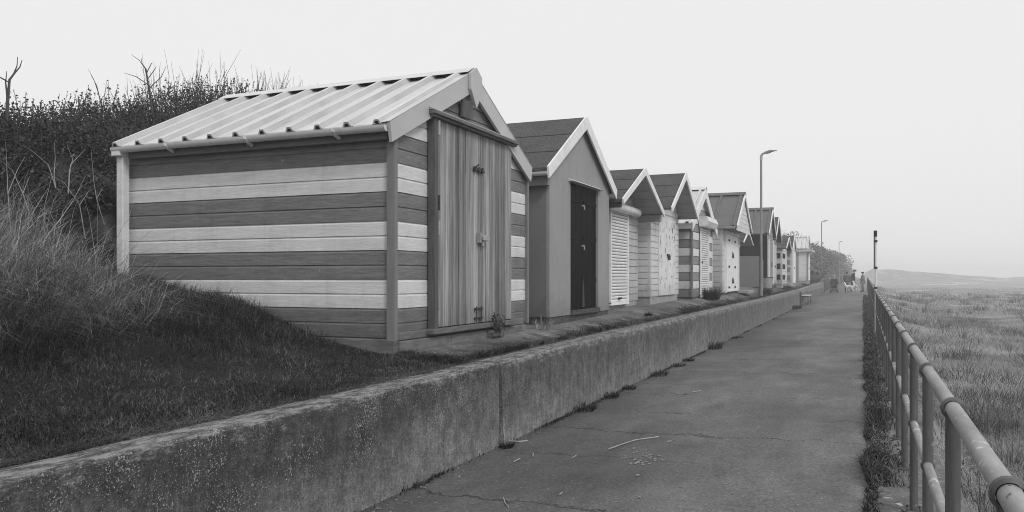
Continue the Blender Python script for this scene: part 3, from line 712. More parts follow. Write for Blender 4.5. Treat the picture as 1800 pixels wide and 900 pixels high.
# ---- hut 6 : ribbed dark roof, clad gable, white door with black hinges
t6, i6 = hut("metal_roofed_beach_hut", "white beach hut with dark ribbed metal roof, boarded gable and black door fittings", -4.10, -3.62, -8.1, 26.45, 29.95, 28.3, 3.7, 4.42, 3.25, 1.14, 1.10,
             ('ship', ['offwhite_paint']), ('ship', ['pale_paint']), 'green', 'white_paint', bw=.11, hb=.17, plinth='brick_base', rib=.62, holes=[(27.0, 29.7, 1.15, 3.12)])
mb = MB()
siding(mb, lambda a, z, o: (-3.70 + o, a, z), 3.12, 4.3, .15, lambda z: max(26.6, 28.25 - (4.34 - z) / i6['sl']), lambda z: min(29.9, 28.25 + (4.34 - z) / i6['sl']), lambda i: 0)
mb.prism([(-3.71, 26.7, 3.15), (-3.71, 29.8, 3.15), (-3.71, 28.25, 4.25)], (-.03, 0, 0)); mb.build("gable_boarding", 'offwhite_paint', t6)
gutter(t6, -8.1, -3.7, 26.42, 3.22, -1, r=.07, mat_='pale_paint')
mb = MB(); mb.box(-4.12, -4.03, 26.9, 27.0, 1.14, 3.13); mb.box(-4.12, -4.03, 29.7, 29.82, 1.14, 3.13); mb.box(-4.12, -4.03, 27.0, 29.7, 3.05, 3.13); mb.build("door_frame", 'white_paint', t6)
for a, b in ((27.01, 28.345), (28.355, 29.69)):
    mb = MB(); n = 6
    for i in range(n): mb.box(-4.13, -4.065, a + (b - a) * i / n + .002, a + (b - a) * (i + 1) / n - .002, 1.16, 3.04)
    dd = mb.build("door", 'white_paint', t6)
    yy_ = (a + b) / 2
    for zz in (2.85, 1.98, 1.3):
        mb = MB(); mb.prism([(-4.063, yy_ - .2, zz), (-4.063, yy_ - .05, zz - .045), (-4.063, yy_ + .2, zz), (-4.063, yy_ - .05, zz + .045)], (.012, 0, 0)); mb.build("hinge", 'rubber', dd)
for zz in (2.38, 1.52):
    mb = MB(); mb.prism([(-4.062, 28.3, zz - .09), (-4.062, 28.72, zz - .09), (-4.062, 28.6, zz + .05), (-4.062, 28.4, zz + .10)], (.014, 0, 0)); mb.build("black_ornament", 'rubber', t6)

# ---- hut 6b : small set-back hut with a gabled porch
tb, ib = hut("small_beach_hut", "small low beach hut with pointed white gable, tucked between two metal-roofed huts", -5.2, -3.95, -7.8, 30.5, 33.0, 31.85, 2.75, 3.40, 2.90, 1.2, 1.15,
             ('ship', ['pale_paint']), ('plain', 'pale_paint'), 'felt', 'white_paint', bw=.07, hb=.15, plinth='brick_base', soffit='soffit')
mb = MB(); mb.box(-5.2, -4.1, 30.48, 30.56, 2.72, 2.90); mb.box(-5.15, -4.5, 30.44, 30.475, 2.55, 2.73); mb.build("eave_board", 'pale_paint', tb)

# ---- hut 7 : black and grey side, ribbed roof
t7, i7 = hut("black_beach_hut", "black-sided beach hut with ribbed grey roof, behind the near lamp post", -3.82, -3.68, -7.9, 36.75, 39.5, 38.1, 3.1, 4.68, 3.52, 1.3, 1.2,
             ('ship', ['mid_paint']), ('plain', 'navy'), 'green', 'white_paint', bw=.12, hb=.2, plinth='brick_base', rib=.6)
mb = MB(); mb.box(-6.4, -4.12, 36.70, 36.745, 1.22, 2.55); mb.build("grey_panel", 'panel_grey', t7)
mb = MB(); mb.box(-4.11, -3.84, 36.72, 36.747, 1.3, 3.4); mb.build("black_panel", 'black_paint', t7)
mb = MB(); mb.box(-3.80, -3.76, 37.4, 38.7, 1.35, 3.25); dd = mb.build("door", 'mid_paint', t7)
mb = MB(); mb.tube((-3.755, 38.1, 2.3), (-3.755, 38.1, 2.1), .03, 8); mb.build("handle", 'iron', dd)
for a, b in ((37.2, 37.38), (38.72, 38.9)): mb = MB(); mb.box(-3.81, -3.75, a, b, 1.3, 3.3); mb.build("door_jamb", 'white_paint', t7)
mb = MB(); mb.tube((-3.80, 38.1, 3.95), (-3.76, 38.1, 3.95), .11, 12); mb.build("gable_disc", 'mid_paint', t7)

# ---- hut 8 : steep grey gable
t8, i8 = hut("steep_gabled_beach_hut", "beach hut with steep dark gable, just beyond the black-sided hut", -3.95, -3.70, -7.9, 39.9, 42.4, 41.15, 2.9, 4.52, 3.40, 1.3, 1.22,
             ('ship', ['mid_paint']), ('ship', ['mid_paint']), 'felt', 'white_paint', bw=.08, hb=.15, plinth='brick_base')
mb = MB(); mb.box(-3.93, -3.90, 40.4, 41.9, 1.35, 3.2); dd = mb.build("door", 'pale_paint', t8); mb = MB(); mb.box(-3.90, -3.87, 41.1, 41.2, 2.1, 2.2); mb.build("handle", 'iron', dd)

PX9 = (-4.12, -3.83); PX10 = (-3.86, -3.62)
# ---- hut 9 : white side with black windows
t9, i9 = hut("windowed_beach_hut", "white beach hut with three black panels down its side", -3.76, -3.52, -7.9, 43.2, 46.1, 44.75, 3.3, 3.70, 3.10, 1.3, 1.22,
             ('ship', ['offwhite_paint']), ('ship', ['offwhite_paint']), 'felt', 'white_paint', bw=.09, hb=.13, plinth='conc_base')
for zz in (2.60, 2.06, 1.52):
    mb = MB(); mb.box(PX9[0], PX9[1], 43.165, 43.196, zz, zz + .26); mb.build("side_panel", 'black_paint', t9)
    mb = MB()
    for kx in range(3): mb.box(-3.76, -3.735, 43.5 + kx * .5, 43.75 + kx * .5, zz, zz + .24)
    mb.build("front_panel", 'black_paint', t9)
mb = MB(); mb.box(-3.76, -3.45, 44.0, 45.6, 1.2, 1.32); mb.build("doorstep", 'conc_base', t9)

# ---- hut 10 : white side with grey panels
t10, i10 = hut("panelled_beach_hut", "white beach hut with grey panels down its side and dark steep roof", -3.55, -3.48, -7.9, 46.6, 49.3, 47.95, 3.0, 3.95, 3.10, 1.3, 1.26,
             ('ship', ['offwhite_paint']), ('ship', ['offwhite_paint']), 'felt', 'white_paint', bw=.09, hb=.15, plinth='conc_base')
for zz in (2.75, 2.34, 1.93, 1.5):
    mb = MB(); mb.box(PX10[0], PX10[1], 46.565, 46.596, zz, zz + .24); mb.build("side_panel", 'mid_paint', t10)
mb = MB(); mb.box(-3.545, -3.51, 47.2, 48.7, 1.32, 3.0); dd = mb.build("door", 'white_paint', t10); mb = MB(); mb.box(-3.51, -3.48, 47.9, 48.0, 2.1, 2.2); mb.build("handle", 'iron', dd)

# ---- hut 11 : farthest, white ribbed roof
t11, i11 = hut("far_beach_hut", "farthest beach hut, white ribbed roof and pale walls with a flat canopy", -3.46, -3.40, -7.5, 58.5, 61.3, 59.9, 3.0, 4.45, 3.60, 1.4, 1.34,
             ('ship', ['pale_paint']), ('plain', 'offwhite_paint'), 'pale', 'pale_paint', bw=.12, hb=.2, plinth='conc_base', rib=.3)
mb = MB(); mb.box(-4.9, -4.02, 58.46, 58.497, 1.42, 3.35); mb.build("grey_panel", 'mid_paint', t11)
mb = MB(); mb.box(-4.1, -3.14, 58.3, 61.4, 3.36, 3.5); mb.box(-3.2, -3.1, 58.28, 58.4, 3.3, 3.58); mb.build("canopy", 'pale_paint', t11)
mb = MB(); mb.box(-3.47, -3.44, 58.46, 58.52, 1.4, 3.36); mb.build("corner_trim", 'trim_side', t11)
mb = MB(); mb.box(-3.45, -3.42, 59.2, 60.6, 1.45, 3.3); dd = mb.build("door", 'white_paint', t11); mb = MB(); mb.box(-3.42, -3.39, 59.9, 60.0, 2.2, 2.3); mb.build("handle", 'iron', dd)

# ------------------------------------------------------------------ lamp posts
def lamp(X, Y, zg, H, label, arm=.58):
    t = empty("lamp_post", (X, Y, zg), label, "lamp post", "lamp posts along the promenade")
    mb = MB(); mb.path([(X, Y, zg - .1), (X, Y, zg + 1.3)], [.075, .075], 12); mb.build("base_column", 'lamp_metal', t, smooth=True)
    mb = MB(); mb.path([(X, Y, zg + 1.3), (X, Y, zg + H - .25)], [.052, .04], 10); mb.build("column", 'lamp_metal', t, smooth=True)
    mb = MB(); mb.path([(X, Y, zg + H - .27), (X, Y, zg + H - .10)], [.052, .052], 10); mb.path([(X, Y, zg + H - .12), (X + .03, Y, zg + H - .05), (X + .09, Y, zg + H - .01)], [.045, .045, .035], 8); mb.build("bracket", 'galv', t, smooth=True)
    mb = MB(); z0 = zg + H
    prof = [(.03, -.06, -.03, .05), (.15, -.02, .045, .10), (.33, .025, .10, .13), (.46, .05, .085, .10), (arm, .07, .085, .03)]
    rows = []
    for (dx, zl, zh, wv) in prof: rows.append([(X + dx, Y - wv, z0 + zl), (X + dx, Y + wv, z0 + zl), (X + dx, Y + wv * .7, z0 + zh), (X + dx, Y - wv * .7, z0 + zh)])
    for a, b in zip(rows[:-1], rows[1:]): mb.hexa(a, b)
    h = mb.build("lamp_head", 'lamp_metal', t)
    mb = MB(); mb.hexa([(X + .16, Y - .07, z0 - .04), (X + .36, Y - .08, z0 + .0), (X + .36, Y + .08, z0 + .0), (X + .16, Y + .07, z0 - .04)], [(X + .16, Y - .07, z0 - .01), (X + .36, Y - .08, z0 + .03), (X + .36, Y + .08, z0 + .03), (X + .16, Y + .07, z0 - .01)]); mb.build("lens", 'galv', h)
    return t
lamp(-3.6, 32.65, 1.0, 5.38, "nearest grey lamp post, standing in front of the black-sided beach hut")
lamp(-3.45, 78.5, 1.2, 5.45, "second lamp post, standing in front of the misty bushes past the huts")
lamp(-3.3, 130, 1.0, 5.9, "farthest lamp post, faint above the misty hedge")

# ------------------------------------------------------------------ railing
rl = empty("railing", (.31, 40, 0), "long tubular metal railing with two rails along the seaward edge of the path", "railing")
def rz_(Y): return 1.105 + float(path_r(Y))
def rx_(Y): return .31 + (0 if Y < 30 else .0)
ypts = list(np.arange(-1.72, 80.5, 1.31 / 2))
mb = MB(); mb.path([(rx_(y), y, rz_(y)) for y in ypts], .0285, 16); mb.build("top_rail", 'rail', rl, smooth=True)
mb = MB(); mb.path([(rx_(y), y, rz_(y) - .50) for y in ypts], .024, 14); mb.build("lower_rail", 'rail', rl, smooth=True)
def ring(mb, y, z, R0, wdt, n=20):
    x = rx_(y); rows = []
    for (dy, rr) in ((-wdt, R0 * .74), (-wdt * .7, R0 * .95), (0, R0), (wdt * .7, R0 * .95), (wdt, R0 * .74)):
        rows.append([(x + math.cos(2 * math.pi * j / n) * rr, y + dy, z + math.sin(2 * math.pi * j / n) * rr) for j in range(n)])
    vs = [p for r_ in rows for p in r_]
    mb.add(vs, [(i * n + j, i * n + (j + 1) % n, (i + 1) * n + (j + 1) % n, (i + 1) * n + j) for i in range(4) for j in range(n)])
kk = 0
y = .89 - 1.31
while y < 80:
    zg_ = float(path_r(y)); mb = MB(); mb.path([(.31, y, zg_ - .02), (.31, y, rz_(y) - .01)], .0265, 14)
    p = mb.build("post", 'post', rl, smooth=True)
    for dz_, r0_, w_ in ((0, .043, .021), (-.50, .036, .018)): mb = MB(); ring(mb, y, rz_(y) + dz_, r0_, w_); mb.build("collar", 'post', p, smooth=True)
    if y < 20:
        mb = MB(); mb.path([(.31, y, zg_ + .012), (.31, y, zg_ + .024)], .075, 20)
        for a in (45, 135, 225, 315): mb.tube((.31 + .055 * math.cos(R(a)), y + .055 * math.sin(R(a)), zg_ + .024), (.31 + .055 * math.cos(R(a)), y + .055 * math.sin(R(a)), zg_ + .045), .009, 6)
        mb.build("base_flange", 'post', p)
    y += 1.31; kk += 1

# marker pole on the railing
Yp = 23.7; Xp = xat(1539.5, Yp)
t = empty("marker_pole", (Xp, Yp, .15), "tall pale pole with black tip rising above the railing", "pole")
mb = MB(); mb.path([(Xp, Yp, .12), (Xp, Yp, 2.82)], .028, 12); mb.build("pole", 'pole_white', t, smooth=True)
mb = MB(); mb.box(Xp - .052, Xp - .029, Yp - .02, Yp + .02, 1.85, 2.84); mb.build("batten", 'rubber', t)
mb = MB(); mb.path([(Xp - .01, Yp, 2.70), (Xp - .01, Yp, 2.86)], .045, 10); mb.build("cap", 'rubber', t)
for zz in (2.58, 1.88, 1.35): mb = MB(); mb.path([(Xp, Yp, zz - .03), (Xp, Yp, zz + .03)], .043, 12); mb.build("clamp", 'iron', t)

# ------------------------------------------------------------------ bench on the wall, barrel, step slabs
t = empty("slatted_bench", (-2.95, 49.2, .1), "low slatted bench set against the concrete wall", "bench")
zs = .60
for i in range(5):
    mb = MB(); mb.box(-3.17 + i * .09, -3.10 + i * .09, 48.0, 50.9, zs, zs + .03); mb.build("slat", 'pale_paint', t, bevel=.004)
for yv in (48.1, 50.7): mb = MB(); mb.box(-3.16, -2.78, yv, yv + .05, zs - .06, zs - .001); mb.tube((-2.82, yv + .02, .08), (-2.82, yv + .02, zs - .06), .02, 8); mb.build("leg", 'iron', t)
mb = MB(); mb.box(-3.21, -3.13, 47.3, 47.75, .05, .84); o = mb.build("brick_pier", 'brick_base', origin=(-3.1, 47.5, .05)); tag(o, "dark pier on the wall face beside the slatted bench", "pier")
t = empty("barrel", (-3.75, 35.9, 1.2), "squat metal tub standing by the corner of the black-sided hut", "tub")
mb = MB(); mb.path([(-3.72, 35.9, 1.19), (-3.72, 35.9, 1.4), (-3.72, 35.9, 1.62)], [.20, .23, .24], 16); mb.build("body", 'galv', t, smooth=True)
mb = MB(); mb.path([(-3.72, 35.9, 1.60), (-3.72, 35.9, 1.64)], [.255, .255], 16); mb.build("rim", 'iron', t)
for (x_, y_, l_, lab) in ((-3.85, 29.6, 1.5, "pale concrete step slab lying before the hut with black door fittings"), (-3.55, 44.3, 1.6, "pale slab lying before the hut with black side panels")):
    mb = MB(); mb.box(x_ - .22, x_ + .16, y_, y_ + l_, float(terrace_z(y_)) - .08, float(terrace_z(y_)) + .03); o = mb.build("step_slab", 'conc_base', origin=(x_, y_, 1), bevel=.01); tag(o, lab, "slab")

# ------------------------------------------------------------------ blades and leaves in bulk
def raw_mesh(name, V, loops, starts, m, smooth=False):
    me = bpy.data.meshes.new(name); me.vertices.add(len(V)); me.vertices.foreach_set("co", np.ascontiguousarray(V, dtype=np.float32).ravel())
    me.loops.add(len(loops)); me.loops.foreach_set("vertex_index", loops.astype(np.int32))
    me.polygons.add(len(starts)); me.polygons.foreach_set("loop_start", starts.astype(np.int32))
    me.update(calc_edges=True); me.materials.append(M[m])
    return me
def blades(name, P, H, W, lean, az, m, parent=None, curl=1.0):
    n = len(P); d = np.stack([np.cos(az), np.sin(az), np.zeros(n)], -1)
    fa = az + rng.normal(np.pi / 2, .9, n); s = np.stack([np.cos(fa), np.sin(fa), np.zeros(n)], -1) * W[:, None] * .5
    up = np.array([0, 0, 1.0])
    ln = lean * curl
    def at(t):
        ht = ln * .9 * t ** 2; vt = t * (1 - np.clip(ln * .5, 0, .85) * t ** 1.3)
        return P + d * (H * ht)[:, None] + up * (H * vt)[:, None]
    m1, m2, tp = at(.4), at(.74), at(1.0)
    V = np.stack([P - s, P + s, m1 + s * .85, m1 - s * .85, m2 + s * .5, m2 - s * .5, tp], 1).reshape(-1, 3)
    b = np.arange(n)[:, None] * 7
    lo_ = np.concatenate([b + np.array([[0, 1, 2, 3]]), b + np.array([[3, 2, 4, 5]]), b + np.array([[5, 4, 6]])], 1).ravel()
    st = (np.arange(n)[:, None] * 11 + np.array([[0, 4, 8]])).ravel()
    me = raw_mesh(name, V, lo_, st, m)
    o = bpy.data.objects.new(name, me); col.objects.link(o)
    if parent is not None:
        o.parent = parent; o.location = -Vector(parent.location)
    return o
def leaves(P, S, asp=.5):
    """random lozenge leaves; returns V, loops, starts"""
    n = len(P); a = rng.normal(size=(n, 3)); a /= np.linalg.norm(a, axis=1)[:, None]
    b = np.cross(a, rng.normal(size=(n, 3))); b /= np.linalg.norm(b, axis=1)[:, None]
    a = a * S[:, None] * .5; b = b * (S * asp)[:, None] * .5
    V = np.stack([P - a, P + b, P + a, P - b], 1).reshape(-1, 3)
    return V, np.arange(4 * n), np.arange(0, 4 * n, 4)

# lawn
def scatter(n, x0, x1, y0, y1, dens=None):
    X = rng.uniform(x0, x1, n); Y = rng.uniform(y0, y1, n)
    return X, Y
def nz2(X, Y, s, seed):    # cheap smooth noise on arrays
    r = np.random.default_rng(seed); v = 0
    for i in range(6):
        a = r.uniform(0, 6.28); f = s * r.uniform(.6, 1.8); v = v + np.sin(f * (X * math.cos(a) + Y * math.sin(a)) + r.uniform(0, 6.28))
    return v / 3.0
gz = lambda X, Y: ground_interp(X, Y)
# fast ground lookup by bilinear sampling of a fine grid
_gx = np.arange(-16, 60, .2); _gy = np.arange(-4, 130, .25)
_G = ground_z(*np.meshgrid(_gx, _gy))
def ground_interp(X, Y):
    fx = np.clip((X - _gx[0]) / .2, 0, len(_gx) - 2.001); fy = np.clip((Y - _gy[0]) / .25, 0, len(_gy) - 2.001)
    i = fx.astype(int); j = fy.astype(int); a = fx - i; b = fy - j
    return (_G[j, i] * (1 - a) + _G[j, i + 1] * a) * (1 - b) + (_G[j + 1, i] * (1 - a) + _G[j + 1, i + 1] * a) * b

N = 260000
X, Y = scatter(N, -9.2, -3.42, .2, 7.0)
c = nz2(X, Y, 2.4, 5) + .6 * nz2(X, Y, 7, 6)
keep = (rng.random(N) < np.clip((-X - 3.38) / .35, .06, 1) * np.clip(.8 + .3 * c, .3, 1)) & ((Y < 6.98) | (X > -4.2))
X, Y, c = X[keep], Y[keep], c[keep]
slope = np.clip((-X - 4.6) / 1.6, 0, 1)
H = rng.uniform(.022, .055, len(X)) * (1 + .4 * c) + slope * rng.uniform(.0, 1, len(X)) ** 2 * .17; H = np.clip(H, .018, .3)
o = blades("lawn_grass", np.stack([X, Y, ground_interp(X, Y) - .008], -1), H, rng.uniform(.003, .0065, len(X)), rng.uniform(.3, 1.4, len(X)), rng.uniform(0, 6.28, len(X)), 'grass_short')
tag(o, "short dark lawn grass on the slope beside the nearest hut", "grass", kind="stuff")
n = 34000; X, Y = scatter(n, -9, -3.45, .3, 6.98); kq = (rng.random(n) < np.clip(.45 + .4 * nz2(X, Y, 3, 14), .1, 1)) | (X > -3.75); X, Y = X[kq], Y[kq]; n = len(X); H = rng.uniform(.03, .09, n)
o = blades("dry_grass", np.stack([X, Y, ground_interp(X, Y) + .0], -1), H, rng.uniform(.002, .0035, n), rng.uniform(.9, 2.0, n), rng.uniform(0, 6.28, n), 'grass_mid'); tag(o, "scattered dry pale blades in the lawn", "grass", kind="stuff")
# long bank grass, clumped
def clumped(nc, per, xr, yr, spread, hr, wr, lean, m, name, label, wdir=None, acc=None):
    cx = rng.uniform(*xr, nc); cyy = rng.uniform(*yr, nc)
    if acc is not None:
        kq = acc(cx, cyy); cx, cyy = cx[kq], cyy[kq]
    nn = len(cx) * per
    X = np.repeat(cx, per) + rng.normal(0, spread, nn); Y = np.repeat(cyy, per) + rng.normal(0, spread, nn)
    az = np.arctan2(Y - np.repeat(cyy, per), X - np.repeat(cx, per)) + rng.normal(0, .5, nn)
    hs = np.repeat(rng.uniform(.7, 1.25, len(cx)), per)
    kq = ~((X < -4.27) & (X > -7.88) & (Y > 6.97) & (Y < 10.5)); 
    X, Y, az, hs = X[kq], Y[kq], az[kq], hs[kq]; nn = len(X)
    Z = ground_interp(X, Y) - .02
    o = blades(name, np.stack([X, Y, Z], -1), rng.uniform(*hr, nn) * hs, rng.uniform(*wr, nn), rng.uniform(*lean, nn), az, m)
    tag(o, label, "grass", kind="stuff"); return o
clumped(520, 42, (-10.2, -5.6), (1.5, 6.95), .11, (.16, .36), (.004, .008), (.4, 1.6), 'grass_long', "long_grass", "long rank grass on the bank left of the nearest hut",
        acc=lambda x, y: (-x > 5.8 + .4 * np.sin(y * 1.7)) & ~((x > -8.1) & (y > 5.7)))
clumped(300, 40, (-10.5, -7.4), (1.5, 8.5), .14, (.3, .7), (.005, .009), (.3, 1.4), 'grass_long', "tall_grass", "tall tufted grass under the dark hedge", acc=lambda x, y: ~((x > -8.5) & (y > 6.0)))
clumped(420, 34, (-9.8, -6.0), (1.5, 7.4), .15, (.3, .75), (.003, .006), (.5, 1.9), 'grass_mid', "half_dry_grass", "half dead grass tangled over the bank", acc=lambda x, y: ~((x > -8.3) & (y > 5.9)))
clumped(330, 22, (-9.8, -6.1), (1.5, 7.4), .13, (.3, .8), (.003, .0055), (.5, 1.9), 'grass_dry', "dry_tall_grass", "pale dead grass arching out of the bank", acc=lambda x, y: ~((x > -8.3) & (y > 5.9)))
clumped(420, 34, (-8.5, -3.75), (.8, 6.85), .06, (.05, .13), (.003, .006), (.4, 1.7), 'grass_long', "lawn_tufts", "coarser tufts standing out of the short lawn", acc=lambda x, y: nz2(x, y, 1.9, 77) > -.1)
n = 14000; Y = rng.uniform(.8, 7.1, n); X = -3.46 - np.abs(rng.normal(0, .09, n))
o = blades("wall_lip_grass", np.stack([X, Y, np.full(n, .79)], -1), rng.uniform(.02, .07, n), rng.uniform(.002, .004, n), rng.uniform(.9, 2.2, n), rng.uniform(-1.3, 1.3, n), 'grass_mid'); tag(o, "matted dry grass spilling onto the wall top", "grass", kind="stuff")
clumped(620, 24, (-9.6, -6.6), (1.8, 6.6), .18, (.5, 1.25), (.0035, .006), (.3, 1.6), 'grass_dry', "pale_stems", "tall thin bleached stems crowding the far left of the bank", acc=lambda x, y: ~((x > -8.5) & (y > 5.6)))
clumped(260, 26, (-7.6, -5.75), (2.3, 5.6), .13, (.3, .75), (.003, .005), (.8, 2.1), 'grass_dry', "arching_dead_grass", "bleached grass arching down toward the lawn at the left edge")
clumped(120, 60, (-6.7, -5.6), (2.2, 5.2), .10, (.35, .7), (.003, .006), (1.0, 2.1), 'grass_mid', "drooping_grass", "long grass drooping forward over the lawn at the left edge")
clumped(170, 18, (-7.9, -4.9), (6.3, 6.96), .08, (.08, .26), (.003, .006), (.4, 1.5), 'grass_long', "hut_side_grass", "grass growing against the striped side of the nearest hut")
# fringe of grass along terrace edge and hut foot
n = 26000; Y = 6.9 + rng.random(n) ** 1.4 * 26; wdt = np.clip(.15 + .16 * nz2(Y, Y * 0, 2.3, 8) + .07 * nz2(Y, Y * 0, 9, 18), .02, .4); X = -3.53 - np.abs(rng.normal(0, .5, n)) * wdt
kq = rng.random(n) < np.clip(.45 + .9 * nz2(Y, Y * 0 + 3, 1.6, 9) + .6 * nz2(X, Y, 11, 19), .05, 1); X, Y = X[kq], Y[kq]; n = len(X)
zt = wall_z(Y) + (terrace_z(Y) - wall_z(Y)) * np.clip((-X - 3.5) / .8, 0, 1)
xe = rng.uniform(-4.32, -3.5, 5000); ye = 7.0 + rng.normal(0, .07, 5000) + .12 * (-3.5 - xe)
X = np.concatenate([X, xe]); Y = np.concatenate([Y, ye]); n = len(X); zt = np.concatenate([zt, .80 + .06 * (-3.5 - xe)])
o = blades("verge_grass", np.stack([X, Y, zt - .01], -1), rng.uniform(.03, .11, n), rng.uniform(.004, .009, n), rng.uniform(.3, 1.2, n), rng.uniform(0, 6.28, n), 'grass_short'); tag(o, "strip of grass growing behind the wall top", "grass", kind="stuff")
# weedy verge under railing
n = 42000; Y = .8 + rng.random(n) ** 1.7 * 60; X = .02 + np.abs(rng.normal(0.07, .10, n)) + .04 * nz2(Y, Y * 0, 3., 4)
kq = (X < .5) & (X > -.06) & ((Y > 6.9) | (rng.random(n) < .45)) & ~((Y > 5.9) & (Y < 6.75) & (X > .1)); X, Y = X[kq], Y[kq]; n = len(X)
o = blades("rail_verge_grass", np.stack([X, Y, path_r(Y)], -1), rng.uniform(.04, .13, n) * (1 + .4 * nz2(X, Y, 3, 2)), rng.uniform(.005, .012, n) * (1 + Y / 25), rng.uniform(.3, 1.5, n), rng.uniform(0, 6.28, n), 'grass_short'); tag(o, "ragged weeds and grass under the railing", "grass", kind="stuff")

# dune grass field
n = 420000
Y = np.exp(rng.uniform(math.log(1.5), math.log(190), n)); X = .62 + rng.random(n) ** 1.15 * (.24 * Y + 2.2)
c = nz2(X, Y, .9, 21) + .6 * nz2(X, Y, .25, 22)
kq = (rng.random(n) < np.clip(.42 + .9 * c, .03, 1)); X, Y, c = X[kq], Y[kq], c[kq]; n = len(X)
Z = ground_z_far = np.where(Y < 128, ground_interp(X, np.minimum(Y, 128)), 0)
kf = Y >= 128; Z[kf] = ground_z(X[kf], Y[kf])
sc_ = 1 + Y / 14
H = rng.uniform(.10, .30, n) * (1 + .35 * c); H = np.clip(H, .06, .6)
az = rng.normal(2.4, 1.5, n)
o = blades("dune_grass", np.stack([X, Y, Z - .03], -1), H, rng.uniform(.0025, .005, n) * sc_, rng.uniform(.5, 2.0, n), az, 'marram'); tag(o, "pale tangled dune grass beyond the railing", "grass", kind="stuff")
nc = 480; per = 46
cY = np.exp(rng.uniform(math.log(3), math.log(120), nc)); cX = .9 + rng.random(nc) * (.22 * cY + 1.5)
Y = np.repeat(cY, per); X = np.repeat(cX, per); sp = np.repeat(rng.uniform(.12, .3, nc) * (1 + cY / 40), per)
az = rng.uniform(0, 6.28, nc * per); rr = np.abs(rng.normal(0, 1, nc * per)) * sp; X2 = np.clip(X + np.cos(az) * rr, .75, None); Y2 = Y + np.sin(az) * rr
o = blades("dune_tufts", np.stack([X2, Y2, ground_interp(X2, np.minimum(Y2, 128)) - .03], -1), rng.uniform(.25, .5, nc * per) * (1 + Y / 160), rng.uniform(.004, .007, nc * per) * (1 + Y / 26), rng.uniform(.3, 1.0, nc * per), az, 'marram_dark')
tag(o, "darker clumps of scrub in the dune grass", "grass", kind="stuff")

